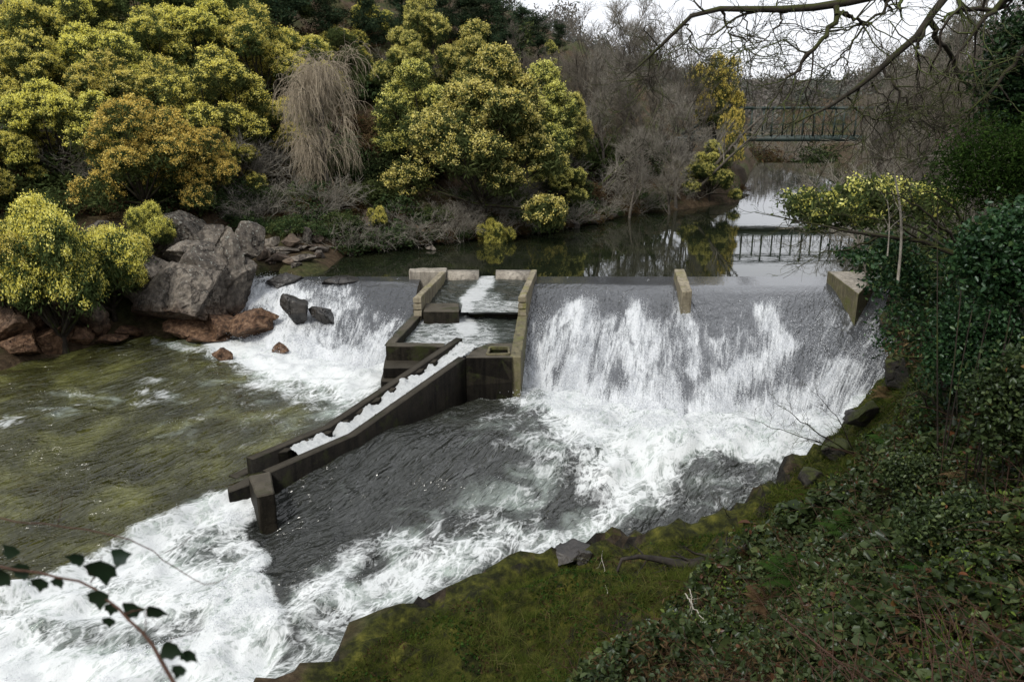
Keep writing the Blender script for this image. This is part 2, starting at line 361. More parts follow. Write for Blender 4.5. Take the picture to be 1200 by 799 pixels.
for q in [(0, 0, 5.3), (3, 0, 5.8), (-3, 1, 4.2), (0, 3, 3.4), (0, 6, .7), (2, 5.5, 1.6), (-3, 5, 0.2), (-6, 6, -1.9), (-8, 0, 2), (10, 0, 9), (8, 6, 6.2), (10, 12, 6.5), (14, 18, 6), (17, 26, 4.5), (20, 31, 4), (25, 20, 13), (24, 38, 4.5), (30, 50, 6), (38, 68, 7), (46, 84, 7), (35, 30, 17), (50, 50, 20), (60, 80, 17), (70, 20, 30), (100, 100, 34), (40, -10, 22), (0, -30, 14), (-60, -30, 8), (-60, -60, 14),
          (60, -80, 30), (55, 112, 8), (36, 116, 1.5), (25, 118, 3), (40, 135, 3.5), (70, 130, 12), (20, 140, 8), (45, 180, 6.5), (60, 180, 4.5), (60, 240, 9), (90, 260, 3), (20, 240, 17), (115, 240, 4), (150, 240, 13), (60, 400, 8), (130, 400, 8), (-50, 400, 46), (230, 300, 30), (200, 0, 40), (200, -200, 40),
          # left hillside
          (-14.5, 33.5, 1.6), (-9, 37, 1.4), (-5, 40.5, 1.5), (0, 46, 1.6), (6, 53.5, 1.8), (13, 58, 1.8), (19, 76, 2), (25, 96, 2),
          (-14, 40, 3.2), (-9, 44, 2.6), (-4, 48, 2.5), (2, 54, 3.0), (8, 62, 3.6), (15, 72, 3.4), (20, 95, 4), (-25, 32, 1.5), (-22, 38, 4.0), (-30, 40, 5.5), (-19, 48, 7), (-10, 52, 6), (-3, 60, 7.5), (6, 72, 8), (-34, 52, 12), (-20, 62, 14), (-8, 72, 13.5), (4, 86, 12), (14, 100, 10), (-50, 60, 19), (-36, 78, 24), (-15, 90, 21), (2, 110, 15.5), (16, 130, 12), (-60, 100, 38), (-20, 140, 30), (6, 160, 17), (-100, 60, 36), (-100, 150, 55), (-40, 28, 1), (-50, 34, 6), (-80, 30, 16), (-250, 0, 50), (-250, 250, 70), (-200, -200, 40), (0, -300, 40), (-35, 25, -1.3)]: cp(*q)
cps = np.array(cps)
def _rbf():
    X = cps[:, :2]; n = len(X); D = np.linalg.norm(X[:, None]-X[None], axis=2)
    A = np.zeros((n+3, n+3)); A[:n, :n] = -D+np.eye(n)*.12; A[:n, n] = 1; A[:n, n+1:] = X; A[n, :n] = 1; A[n+1:, :n] = X.T
    return np.linalg.solve(A, np.r_[cps[:, 2], 0, 0, 0])
W = _rbf()
RIV = np.array(river)
def ground(x, y, detail=True):
    x = np.asarray(x, float); y = np.asarray(y, float); z = W[-3]+W[-2]*x+W[-1]*y
    for i in range(len(cps)): z = z-W[i]*np.hypot(x-cps[i, 0], y-cps[i, 1])
    sd = sdp(x, y, RIV)                      # positive in the river
    sd = sd-np.where((y < 24) & (x > -6), 1.1*(fbm(x*1.5, y*1.5, 0, 4, 15)-.5)*sst(3, 1, np.abs(sd)), 0)
    lvl = np.where(y > 30, 0., ZL-.4*sst(24, 14, y))
    out = -sd
    if detail:
        am = np.clip(out/1.5, 0, 1)
        far = sst(20, 60, np.hypot(x, y))
        z = z+am*((fbm(x*.5, y*.5, 0, 4, 3)-.5)*(.8+2.5*far)+(fbm(x*1.9, y*1.9, 0, 4, 5)-.5)*.5)
    z = np.where(out > 0, np.maximum(z, lvl+np.where((y < 24) & (x > -6), .05+.62*sst(0, .38, out+.35*(fbm(x*1.3, y*1.3, 0, 3, 14)-.5)), .12+.35*np.clip(out, 0, 1))), np.minimum(z, lvl+.1+.35*out*2.2))
    return np.where(sd > .6, np.minimum(z, lvl-.5), z)
def axis(lo, hi, c, d0, k):
    a = [c]; d = d0
    while a[-1] < hi: a.append(a[-1]+d); d = d0+k*max(0, a[-1]-c)
    b = [c]
    while b[-1] > lo: b.append(b[-1]-(d0+k*max(0, c-b[-1])))
    return np.array(b[::-1][:-1]+a)
gx = axis(-420, 420, 4, .13, .022); gy = axis(-300, 520, 12, .13, .020)
GX, GY = np.meshgrid(gx, gy); GZ = ground(GX, GY)
GU, GV = proj(GX, GY, GZ)
# the ledge's broken outer edge: chunky steps in the moss-covered rock
ledge_px = [(360, 810), (450, 725), (560, 680), (640, 640), (870, 600), (890, 570), (960, 520), (1045, 425), (1095, 440), (1060, 520), (1000, 570), (900, 640), (760, 790), (700, 830)]
lsd = np.where(GY > 5, sdp(GU+40*(fbm(GX*.8, GY*.8, 0, 3, 9)-.5), GV, ledge_px), -500)
mossa = sst(-25, 18, lsd)
blk = fbm(GX*.9+3, GY*.9, 0, 2, 31)
step = np.floor(blk*9)/9
GZ = GZ+mossa*np.where(sdp(GX, GY, RIV) < -.05, 1, 0)*((step-.5)*.8+(fbm(GX*1.7, GY*1.7, 0, 3, 43)-.5)*.55+(fbm(GX*4.5, GY*4.5, 0, 2, 41)-.5)*.20)
pathd = seg_dist(GX, GY, [P(440, 262, .9)[:2], P(490, 252, 1.4)[:2], P(540, 247, 1.6)[:2], P(600, 240, 2.0)[:2]])
pa = sst(.9, .45, pathd+.5*(fbm(GX, GY, 0, 3, 12)-.5))
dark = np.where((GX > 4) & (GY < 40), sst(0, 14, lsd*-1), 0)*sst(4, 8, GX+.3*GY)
n = GX.shape
idx = np.arange(GX.size).reshape(n)
GF = np.stack([idx[:-1, :-1], idx[:-1, 1:], idx[1:, 1:], idx[1:, :-1]], -1).reshape(-1, 4)
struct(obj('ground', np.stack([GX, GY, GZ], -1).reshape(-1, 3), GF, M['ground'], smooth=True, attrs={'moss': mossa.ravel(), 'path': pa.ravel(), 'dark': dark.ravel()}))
def gz(x, y):
    """height of the built ground sheet (bilinear)"""
    x = np.asarray(x, float); y = np.asarray(y, float)
    i = np.clip(np.searchsorted(gx, x)-1, 0, len(gx)-2); j = np.clip(np.searchsorted(gy, y)-1, 0, len(gy)-2)
    fx = (x-gx[i])/(gx[i+1]-gx[i]); fy = (y-gy[j])/(gy[j+1]-gy[j])
    return (GZ[j, i]*(1-fx)+GZ[j, i+1]*fx)*(1-fy)+(GZ[j+1, i]*(1-fx)+GZ[j+1, i+1]*fx)*fy
def onground(u, v, lo=2.5, hi=160):
    """march a sight line of the photo to the ground sheet"""
    a = (u-600)/FP; b = -(v-399.5)/FP; d = np.array([a, CP+b*SP, -SP+b*CP])
    k = np.linspace(lo, hi, 1500); q = d[None]*k[:, None]; q[:, 2] += H
    hit = np.nonzero(q[:, 2] < gz(q[:, 0], q[:, 1]))[0]
    return q[hit[0]] if len(hit) else q[-1]
# ------------------------------------------------------------------ water
def water_mat(name, deep, shallow, foam_lo=.5, bsc=(3., 3., 1), bst=.25, foamcol=(.60, .62, .63), big=.8, fine=9., spec=.5, rough=.06, mistcol=None, fstr=(1.5, 4.5), bd=.06, ior=1.36, fur=.4, dist=1.1, strand=None, aw=1.5, rw=1.1, hi=.42, mk=None, fb=.9):
    t = NT(name); p = t.pos(); fl = t.attr('flow', 'Vector'); f = t.attr('foam'); sh = t.attr('shallow')
    n1 = t.noise(p, .55, 6, .6, .6)
    c = t.mix(t.math('MULTIPLY', sh, 1.), deep, t.ramp(n1, [(.32, tuple(x*.35 for x in shallow)), (.5, tuple(x*.8 for x in shallow)), (.66, tuple(x*2.0 for x in shallow))]))
    sv = t.scale(fl, (fstr[0], fstr[1], 1))
    a = t.noise(sv, 1., 4, .58, dist); a2 = t.noise(sv, fine, 3, .75)
    rid = t.math('SUBTRACT', 1., t.math('ABSOLUTE', t.math('MULTIPLY_ADD', t.noise(sv, 1.3, 3, .6, dist*1.2), 13., -6.5)))   # thin filaments
    rid2 = t.math('SUBTRACT', 1., t.math('ABSOLUTE', t.math('MULTIPLY_ADD', t.noise(sv, 3.1, 3, .6, dist), 10., -5.)))
    rid = t.math('ADD', t.math('MAXIMUM', rid, 0.), t.math('MULTIPLY', t.math('MAXIMUM', rid2, 0.), .7))
    k = t.math('ADD', f, t.math('MULTIPLY', t.math('ADD', a, -.5), aw))
    k = t.math('ADD', k, t.math('MULTIPLY', t.math('ADD', a2, -.5), fur))
    if mk: k = t.math('ADD', k, t.math('MULTIPLY', t.math('ADD', t.noise(p, .45, 4, .6, 1.5), -.5), 1.2))
    if strand:
        k = t.math('ADD', k, t.math('MULTIPLY', t.math('ADD', t.noise(t.scale(fl, strand), 1., 4, .6, .35), -.5), 1.05))
        k = t.math('ADD', k, t.math('MULTIPLY', t.math('ADD', t.noise(p, 24., 2, .6), -.5), 1.1))
    else: k = t.math('ADD', k, t.math('MULTIPLY', t.math('MULTIPLY', rid, t.math('MINIMUM', f, .5)), rw))
    fm = t.ramp(k, [(foam_lo-.10, 0.), (foam_lo+.08, .30), (foam_lo+hi, 1.)])
    # aerated water between the foam: pale green
    mf_ = t.math('MULTIPLY', f, t.math('MULTIPLY_ADD', a, 1.8, -.25), clamp=True)
    if mk: mf_ = t.n('MapRange', {'Value': t.math('ADD', f, t.math('MULTIPLY', t.math('ADD', t.noise(p, .8, 4, .6, 1.2), -.5), 1.1)), 'From Min': .12, 'From Max': .80, 'To Min': 0., 'To Max': 1.}, interpolation_type='SMOOTHSTEP').outputs[0]
    c = t.mix(mf_, c, mistcol or (.22, .27, .25))
    w1 = t.noise(t.scale(fl, bsc), 1., 2, .5, .6); w2 = t.noise(t.scale(fl, tuple(x*3.3 for x in bsc)), 1., 2, .55, .5)
    hw = t.math('ADD', t.math('MULTIPLY', w1, big), t.math('MULTIPLY', w2, .35))
    nb = t.bump(t.math('ADD', hw, t.math('MULTIPLY', a2, t.math('MULTIPLY', f, .5))), t.math('MULTIPLY', t.attr('rip'), bst), bd)
    wat = t.bsdf(c, rough, nb, spec, IOR=ior)
    nb2 = t.bump(t.math('ADD', t.math('ADD', a, a2), t.math('MULTIPLY', t.noise(sv, fine*2.6, 3, .7), .4)), fb, .09)
    fo = t.bsdf(t.mix(t.ramp(t.math('ADD', t.math('MULTIPLY', a, .5), t.math('MULTIPLY', a2, .5)), [(.3, .65), (.55, 1.)]), (.36, .41, .40), foamcol), .75, nb2, .2)
    return t.end(t.n('MixShader', {0: fm, 1: wat, 2: fo}).outputs[0])
M['w_up'] = water_mat('river_upstream', (.006, .009, .006), (.02, .022, .008), bsc=(.5, 1.6, 1), bst=.035, bd=.05, rough=.015, big=1., ior=1.5)
M['w_low'] = water_mat('river_rapids', (.024, .026, .023), (.046, .047, .015), bsc=(1.1, 2.8, 1), bst=1., bd=.34, rough=.03, foamcol=(.56, .58, .585), fstr=(.95, 1.5), mistcol=(.36, .42, .385), fine=7, fur=.22, aw=.9, rw=1.15, hi=.66, mk=1, ior=1.5, fb=.32)
M['w_fall'] = water_mat('weir_water', (.036, .039, .043), (.02, .02, .02), bsc=(6, 3, 1), bst=1., bd=.08, foamcol=(.57, .59, .61), fine=3.4, mistcol=(.15, .16, .175), rough=.10, fstr=(3.2, .9), ior=1.6, fur=.5, dist=.6, strand=(13., 1.3, 1))
M['w_lad'] = water_mat('ladder_water', (.016, .018, .014), (.02, .02, .02), bsc=(2.2, 3.2, 1), bst=.8, bd=.07, rough=.08)
def brush(u, v, pts, w, soft=.6):
    return sst(1+soft, 1-soft, seg_dist(u, v, pts)/w)
def poly(u, v, pts, soft=12): return sst(-soft, soft, sdp(u, v, pts))
# upper pool: one sheet behind the crests
yc = 31.9
ux = axis(-18, 60, 6, .35, .02); uy = np.r_[yc, np.cumsum(np.r_[.15, .15+.02*np.arange(70)])+yc]
uy = uy[uy < 135]
UX, UY = np.meshgrid(ux, uy); idx = np.arange(UX.size).reshape(UX.shape)
UF = np.stack([idx[:-1, :-1], idx[:-1, 1:], idx[1:, 1:], idx[1:, :-1]], -1).reshape(-1, 4)
UZ = np.zeros(UX.size)
struct(obj('river_upper_water', np.stack([UX.ravel(), UY.ravel(), UZ], -1), UF, M['w_up'], smooth=True,
           attrs={'flow': np.stack([UX.ravel(), UY.ravel(), UZ], -1), 'foam': np.zeros(UX.size), 'shallow': .3*np.ones(UX.size), 'rip': np.ones(UX.size)}))
# falls: swept sheets from crest to foot
def lerp_tab(t, tab):
    tab = np.asarray(tab, float); return np.stack([np.interp(t, tab[:, 0], tab[:, k]) for k in range(1, tab.shape[1])], -1)
def fall(name, crest, foot, foam_fn, nt, ns, prof, amp=.05, zb=ZL-.12, freq=3.):
    t = np.linspace(0, 1, nt); s = np.linspace(0, 1, ns)
    C = lerp_tab(t, [(k, *P(u, v, 0)[:2]) for k, u, v in crest]); Fo = lerp_tab(t, [(k, *P(u, v, ZL)[:2]) for k, u, v in foot])
    for arr in (C, Fo):      # smooth the outline
        k = np.ones(15)/15
        for c in (0, 1): arr[:, c] = np.convolve(np.pad(arr[:, c], 7, 'edge'), k, 'valid')
    C[:, 1] = yc
    X = C[:, None, :]*(1-s[None, :, None])+Fo[:, None, :]*s[None, :, None]
    z = np.interp(s, [a for a, b in prof], [b for a, b in prof])[None, :]*np.ones((nt, 1))
    kk = np.ones(9)/9; z = np.stack([np.convolve(np.pad(r_, 4, 'edge'), kk, 'valid') for r_ in z])
    fx = X[..., 0]; fy = X[..., 1]
    U, Vv = proj(fx, fy, z)
    foam = foam_fn(U, Vv, s[None, :]*np.ones((nt, 1)))
    a = (sst(.12, .45, s)*sst(1., .86, s))[None, :]
    tt = t[:, None]*nt*.035
    z = z+a*amp*((fbm(fx*freq, fy*freq*.6, 0, 4, 21)-.5)*2.2+(fbm(fx*freq*3.3, fy*freq*2, 0, 3, 22)-.5)*1.1)+a*foam*amp*1.1
    z = np.minimum(z, .0 if amp < .04 else .02*a+.0)+0*a
    V = np.stack([fx, fy, z], -1).reshape(-1, 3); idx = np.arange(nt*ns).reshape(nt, ns)
    F = np.stack([idx[:-1, :-1], idx[:-1, 1:], idx[1:, 1:], idx[1:, :-1]], -1).reshape(-1, 4)
    W_ = abs(C[-1, 0]-C[0, 0]); T_ = t[:, None]; T_ = T_+.22*s[None, :]**1.6*sst(.55, 1., T_)
    flow = np.stack([T_*W_, 7.5*s[None, :]+0*T_, 0*T_], -1).reshape(-1, 3)
    return struct(obj(name, V, F, M['w_fall'], smooth=True, attrs={'flow': flow, 'foam': foam.ravel(), 'shallow': np.zeros(nt*ns), 'rip': np.tile(.05+.95*sst(.08, .28, s), nt)}))
def foam_right(U, V, s):
    w = 26*(fbm(U*.02, V*.02, 0, 4, 51)-.5); u = U+w; v = V+w*.6
    # tongues: the foam starts at a height that changes along the crest
    tip = np.interp(U, [600, 640, 665, 680, 700, 708, 725, 738, 748, 758, 768, 780, 795, 805, 815, 840, 870, 890, 905, 925, 960, 1010],
                    [372, 372, 352, 350, 352, 368, 366, 352, 350, 372, 360, 372, 352, 354, 372, 392, 378, 350, 352, 390, 410, 420])
    f = sst(-3, 13, V-tip+10*(vn(U*.13, V*.05, 0, 7)-.5))*(.44-.06*sst(720, 860, U))
    for a, wd, k in [([(672, 358), (650, 400), (628, 450)], 15, .35), ([(690, 360), (682, 410), (676, 460)], 13, .32), ([(746, 358), (744, 400), (752, 460), (756, 480)], 14, .42), ([(765, 385), (776, 440), (790, 480)], 9, .3),
                     ([(715, 372), (710, 420), (704, 462)], 9, .25), ([(800, 358), (806, 400), (812, 440)], 9, .30), ([(680, 430), (684, 465)], 10, .35), ([(838, 400), (845, 440)], 10, .12),
                     ([(893, 352), (905, 378), (912, 400), (895, 425), (862, 452), (828, 474)], 19, .42), ([(998, 352), (1006, 366), (985, 372), (955, 388), (935, 408)], 8, .40),
                     ([(1040, 396), (1010, 415), (985, 440), (950, 462), (905, 480), (850, 500)], 15, .42), ([(1000, 372), (975, 420), (925, 455)], 10, .18), ([(935, 350), (970, 352), (1000, 352)], 5, .25)]:
        f = np.maximum(f, 0)+k*1.0*brush(u, v, a, wd, .6)
    f += .45*sst(.80, .95, s)
    f = np.maximum(f, .20+.12*sst(700, 900, U)-.25*(1-sst(.3, .45, s)))
    f *= sst(.19, .27, s)
    f *= 1-.35*brush(u, v, [(960, 365), (940, 420), (880, 470)], 22)*(U > 930)
    return np.clip(f, 0, 1.1)
crest_r = [(0, 626, 326), (.5, 800, 326), (.84, 975, 326), (1, 1062, 326)]
foot_r = [(0, 604, 458), (.12, 640, 466), (.3, 700, 476), (.45, 770, 500), (.55, 830, 512), (.7, 900, 512), (.85, 975, 498), (1, 1062, 446)]
prof = [(0, 0), (.13, -.03), (.2, -.10), (.27, -.28), (.4, -.62), (.6, -1.05), (.84, -1.5), (.94, ZL+.02), (1, ZL-.2)]
fall('weir_fall_water', crest_r, foot_r, foam_right, 620, 300, prof, .06)
def foam_left(U, V, s):
    w = 22*(fbm(U*.025, V*.025, 0, 4, 61)-.5); u = U+w; v = V+.6*w
    f = .42+.55*sst(385, 425, V)+0*U
    tip = np.interp(U, [280, 380, 400, 425, 436, 450, 470, 490], [325, 330, 336, 345, 352, 366, 372, 372])
    f = f*sst(-6, 18, V-tip)
    f += .5*brush(u, v, [(300, 340), (335, 345), (330, 385)], 24)+.3*brush(u, v, [(400, 345), (360, 400)], 18)+.3*brush(u, v, [(465, 380), (440, 400)], 10)
    f += .3*sst(.8, 1., s)
    return np.clip(f, 0, 1.15)
crest_l = [(0, 296, 326), (.25, 345, 326), (1, 494, 327)]
foot_l = [(0, 262, 398), (.3, 330, 412), (.6, 395, 425), (1, 470, 432)]
fall('side_fall_water', crest_l, foot_l, foam_left, 300, 200, [(0, 0), (.12, -.03), (.22, -.14), (.32, -.38), (.55, -.95), (.8, -1.45), (.94, ZL), (1, ZL-.15)], .07)
# lower river: one sheet, level falls gently downstream
CH0 = P(546, 419, -.38)[:2]; CH1 = P(417, 510, -1.2)[:2]; CH2 = P(316, 554, -1.3)[:2]
lx = np.arange(-30, 17.2, .085); ly = np.r_[np.arange(8.5, 30.6, .085)]
LX, LY = np.meshgrid(lx, ly)
drop_line = np.array([P(300, 566, ZL)[:2], P(266, 574, ZL)[:2], P(160, 620, ZL)[:2], P(0, 690, ZL)[:2], P(-300, 830, ZL)[:2]])
def level(x, y):
    # left pool side of the divider
    div = np.array([[-1.2, 32], CH0+[.1, 1.5], CH1, CH2, P(300, 600, -2)[:2], P(330, 720, -2.15)[:2], P(300, 830, -2.2)[:2]])
    xd = np.interp(y, div[::-1, 1], div[::-1, 0]); left = x < xd
    yl = np.interp(x, drop_line[::-1, 0], drop_line[::-1, 1])
    zl = ZL-.45*sst(.1, -1.3, (y-yl))
    zr = ZL+.20*np.exp(-((y-19.3)/1.7)**2)-.45*sst(19, 15.2, y)
    b = sst(-.15, .15, x-xd); return zl*(1-b)+zr*b, b, y-yl, x-xd
LZ, RB, DY, DXV = level(LX, LY)
U, V = proj(LX, LY, LZ)
w1 = 46*(fbm(LX*.7, LY*.7, 0, 4, 71)-.5); w2 = 46*(fbm(LX*.7+9, LY*.7, 0, 4, 72)-.5); u = U+w1; v = V+w2*.7
ca, sa = math.cos(math.radians(52)), math.sin(math.radians(52))
fs = LX*ca+LY*sa; ft = -LX*sa+LY*ca
fwarp = 1.3*(fbm(LX*.35, LY*.35, 0, 3, 77)-.5)
foam = np.zeros_like(LX)
right = RB > .5
fr = np.zeros_like(LX)
fr = np.maximum(fr, .92*poly(u, v, [(604, 446), (700, 452), (790, 472), (840, 482), (960, 468), (1060, 415), (1090, 470), (960, 535), (880, 540), (820, 540), (760, 560), (720, 575), (690, 560), (690, 530), (650, 490)], 16))
fr = np.maximum(fr, .66*poly(u, v, [(690, 520), (800, 520), (800, 560), (770, 600), (700, 640), (620, 660), (540, 690), (430, 720), (360, 720), (380, 680), (470, 650), (540, 615), (640, 610), (690, 580)], 22))
fr = np.maximum(fr, .42*poly(u, v, [(330, 690), (400, 640), (480, 610), (640, 590), (690, 560), (700, 640), (560, 700), (470, 740), (420, 790), (340, 799)], 26))
fr = np.maximum(fr, .52*brush(u, v, [(330, 740), (360, 700), (440, 650), (520, 620)], 14))
fr = np.maximum(fr, .46*brush(u, v, [(395, 770), (440, 735), (380, 760), (330, 799)], 14))
fr = np.maximum(fr, .50*poly(u, v, [(560, 490), (640, 480), (690, 560), (640, 620), (520, 640), (430, 680), (380, 700), (400, 650), (520, 610), (620, 550)], 55))
fr = np.maximum(fr, .62*brush(U, V, [(604, 458), (640, 475), (700, 540), (690, 590)], 22))
fr = np.maximum(fr, .30*poly(u, v, [(800, 520), (900, 525), (960, 540), (900, 590), (860, 610), (700, 640), (760, 590)], 18))
fr = np.maximum(fr, .5*brush(U, V, [(325, 592), (316, 608), (308, 622)], 3.5, .9))
fr = np.maximum(fr, .38*brush(U, V, [(560, 462), (600, 462), (640, 470)], 8))
fr = np.maximum(fr-.28*brush(u, v, [(655, 610), (700, 585)], 14)-.25*brush(u, v, [(520, 680), (590, 650)], 9)-.22*brush(u, v, [(450, 650), (430, 670)], 13), 0)
fl_ = np.zeros_like(LX)
fl_ = np.maximum(fl_, .82*poly(U+w1*.6, V+w2*.5, [(300, 566), (225, 590), (160, 622), (60, 668), (0, 690), (-200, 790), (-200, 900), (320, 900), (345, 760), (332, 715), (318, 690), (322, 640), (300, 620)], 9))
fl_ -= .34*brush(u, v, [(225, 655), (290, 640)], 22)+.42*brush(u, v, [(60, 745), (150, 745), (220, 735)], 17)+.28*brush(u, v, [(0, 680), (90, 655), (150, 640)], 11)+.22*brush(u, v, [(0, 720), (130, 690), (240, 700)], 14)
fl_ = np.maximum(fl_, 0)
lf = np.maximum(1.05*poly(U+w1*.5, V+w2*.3, [(240, 402), (310, 392), (380, 400), (480, 410), (470, 440), (440, 455), (405, 470), (380, 455), (330, 445), (290, 430), (250, 418)], 10),
                .5*poly(u, v, [(230, 398), (500, 400), (450, 470), (400, 490), (330, 470), (280, 440)], 22))
lf = np.maximum(lf, .30*brush(u, v, [(0, 490), (90, 470), (190, 465)], 15)*(.6+.8*(vn(LX*1.5, LY*5, 0, 5)-.2)))  # pale flecks in the foam mask stand in for glints on the pool
lf = np.maximum(lf, .36*brush(U, V, [(282, 412), (262, 418), (180, 400)], 5))
lf = np.maximum(lf, .17*poly(u, v, [(200, 440), (440, 450), (420, 500), (300, 540), (150, 520)], 30))
b2 = np.where(LY < CH2[1], sst(-.3, .25, DXV+1.7*(fbm(LX*.9, LY*1.1, 0, 4, 78)-.5)), RB)
foam = .68*np.clip(fr, 0, 1.1)*b2+.76*np.clip(np.maximum(fl_, lf), 0, 1.1)*(1-b2)
shal = np.where(right, .12*sst(520, 470, V)*sst(650, 560, U), 1)*np.where(right, 1, sst(1.2, .0, -DY))
shal *= np.where(right, 1, .35+.65*sst(480, 260, U+.25*(V-430)*0))*1.0
# waves
turb = .15+.85*np.clip(foam*1.3, 0, 1)
wv = (fbm(fs*.45+fwarp, ft*1.1, 0, 3, 81)-.5)*.30*(.5+.5*turb)+(fbm(LX*.95, LY*.95, 0, 4, 82)-.5)*.62*turb*sst(.25, .8, foam)+(fbm(fs*.9+fwarp, ft*2.2, 0, 2, 83)-.5)*.20+.05*(fbm(LX*5, LY*5, 0, 2, 84)-.5)*sst(.3, .7, foam)
wv *= np.where(right, 1, np.where(DY < 0, 1.3, .8))*1.15
wv += .05*brush(U, V, [(604, 458), (640, 466), (700, 476), (770, 500), (830, 512), (900, 512), (975, 498), (1062, 446)], 16)*(.4+1.2*fbm(LX*1.6, LY*1.6, 0, 3, 85))
LZ2 = LZ+wv+np.where(DY < 0, .14*np.exp(-((DY+1.5)/.5)**2), 0)*(1-RB)
# tail of the weir rises into the fall
idx = np.arange(LX.size).reshape(LX.shape)
LF = np.stack([idx[:-1, :-1], idx[:-1, 1:], idx[1:, 1:], idx[1:, :-1]], -1).reshape(-1, 4)
struct(obj('river_water', np.stack([LX, LY, LZ2], -1).reshape(-1, 3), LF, M['w_low'], smooth=True,
           attrs={'flow': np.stack([fs+fwarp, ft+.5*fwarp, 0*fs], -1).reshape(-1, 3), 'foam': foam.ravel(), 'shallow': np.clip(shal, 0, 1).ravel(), 'rip': np.ones(LX.size)}))
# droplets thrown up where the water breaks
def droplets(name, label, X, Y, Z, F_, n, size, up, r, pw=2.):
    w = np.clip(F_.ravel(), 0, 1)**pw; w = w/w.sum(); i = r.choice(w.size, n, p=w)
    c = np.stack([X.ravel()[i], Y.ravel()[i], Z.ravel()[i]], 1)+r.normal(size=(n, 3))*[.05, .05, 0]; c[:, 2] += r.exponential(up, n)
    V, F, a = cards(c, size, r, .3, .8); return struct(obj(name, V, F, M['spray']), 'stuff', label, 'spray')
t = NT('spray_drop'); M['spray'] = t.end(t.n('MixShader', {0: .4, 1: t.n('BsdfDiffuse', {'Color': (.62, .64, .67)}).outputs[0], 2: t.n('BsdfTranslucent', {'Color': (.62, .64, .67)}).outputs[0]}).outputs[0])
rs = np.random.default_rng(33)
U, V = proj(LX, LY, LZ2); foot = brush(U, V, [(604, 462), (640, 470), (700, 478), (770, 500), (830, 508), (900, 505), (975, 490), (1062, 440)], 12)
foot = np.maximum(foot, brush(U, V, [(270, 400), (330, 412), (395, 425), (470, 432)], 8))
droplets('spray', 'white droplets leaping at the foot of the falls', LX, LY, LZ2, foot, 9000, .016, .10, rs, 1.)
droplets('spray', 'white droplets and froth on the crests of the rapids', LX, LY, LZ2, np.clip(foam, 0, 1)*sst(.0, .12, wv)*(fbm(LX*1.3, LY*1.3, 0, 3, 97) > .5), 26000, .010, .025, rs, 2.)
for o_, n_ in ((bpy.data.objects['weir_fall_water'], 42000), (bpy.data.objects['side_fall_water'], 14000)):
    me_ = o_.data; co = np.empty(len(me_.vertices)*3, np.float32); me_.vertices.foreach_get('co', co); co = co.reshape(-1, 3); fo = np.empty(len(me_.vertices), np.float32); me_.attributes['foam'].data.foreach_get('value', fo)
    fl2 = np.empty(len(me_.vertices)*3, np.float32); me_.attributes['flow'].data.foreach_get('vector', fl2); fl2 = fl2.reshape(-1, 3)
    wgt = np.clip(fo, 0, 1)*sst(.42, .62, fbm(fl2[:, 0]*2.6, fl2[:, 1]*.8, 0, 4, 98))
    droplets('spray', 'white broken water skipping down the weir face' if n_ > 20000 else 'white broken water skipping down the left side fall', co[:, 0], co[:, 1], co[:, 2], wgt, n_, .015, .045, rs, 1.)
# ------------------------------------------------------------------ fish ladder
lad = thing('fish_ladder', 'concrete fish ladder with stepped basins and long sloping channel splitting the weir', 'fish ladder')
def q2(u, v, z): return P(u, v, z)
z1 = .30; z2 = -.38
Lb = P(520, 317, z1); Lf = P(489, 348, z1); Rb = P(626, 316, z1); Rf = P(612, 347, z1)
dirL = unit(Lf[:2]-Lb[:2])
up_l = prism_obj('side_wall', [(wall(Lb, Lf, .24, z1, z1), -2.)], M['conc_dry'], lad)
up_r = prism_obj('side_wall', [(wall(Rb, Rf, .24, z1, z1), -2.)], M['conc_dry'], lad)
LfO = Lf[:2]; RfO = Rf[:2]
def endblocks(pf, w):
    d = unit(np.array([0, -1.])+0*pf[:2]); T = []
    for k in range(3):
        zt = z1-.012-k*.235; T.append((wall(pf[:2]+[0, .01], pf[:2]+[0, -.07-.03*k], w+.05, zt, zt), zt-.19))
    return T
e1 = prism_obj('wall_end_blocks', endblocks(Lf, .24), M['conc_dry'], up_l, .01)
e2 = prism_obj('wall_end_blocks', endblocks(Rf, .24), M['conc_dry'], up_r, .01)
# lower basin walls
Lc = P(457, 402, z2); Rc = P(604, 418, z2)
Ls = np.array([Lf[0]-.06, Lf[1]-.02]); Rs = np.array([Rf[0]+.02, Rf[1]-.02])
prism_obj('basin_wall', [(wall(Ls, Lc, .30, z2, z2), -2.)], M['conc_mid'], lad)
prism_obj('basin_wall', [(wall(Rs, Rc, .34, z2, z2), -2.2)], M['conc_edge'], lad)
X0 = P(452, 402, z2)
cr = P(534, 403, z2)
prism_obj('front_wall', [([P(453, 401, z2), P(521, 402, z2), P(521, 406, z2), P(452, 405, z2)], -1.1)], M['conc_mid'], lad)
prism_obj('stepped_footing', [([P(451, 418, -.86)+[0, .25, 0], P(500, 418, -.86)+[0, .25, 0], P(494, 431, -.86), P(449, 431, -.86)], -1.18),
                     ([P(449, 431, -1.2)+[0, .6, 0], P(478, 431, -1.2)+[0, .7, 0], P(474, 448, -1.2), P(446, 446, -1.2)], -2.2)], M['conc_wet'], lad)
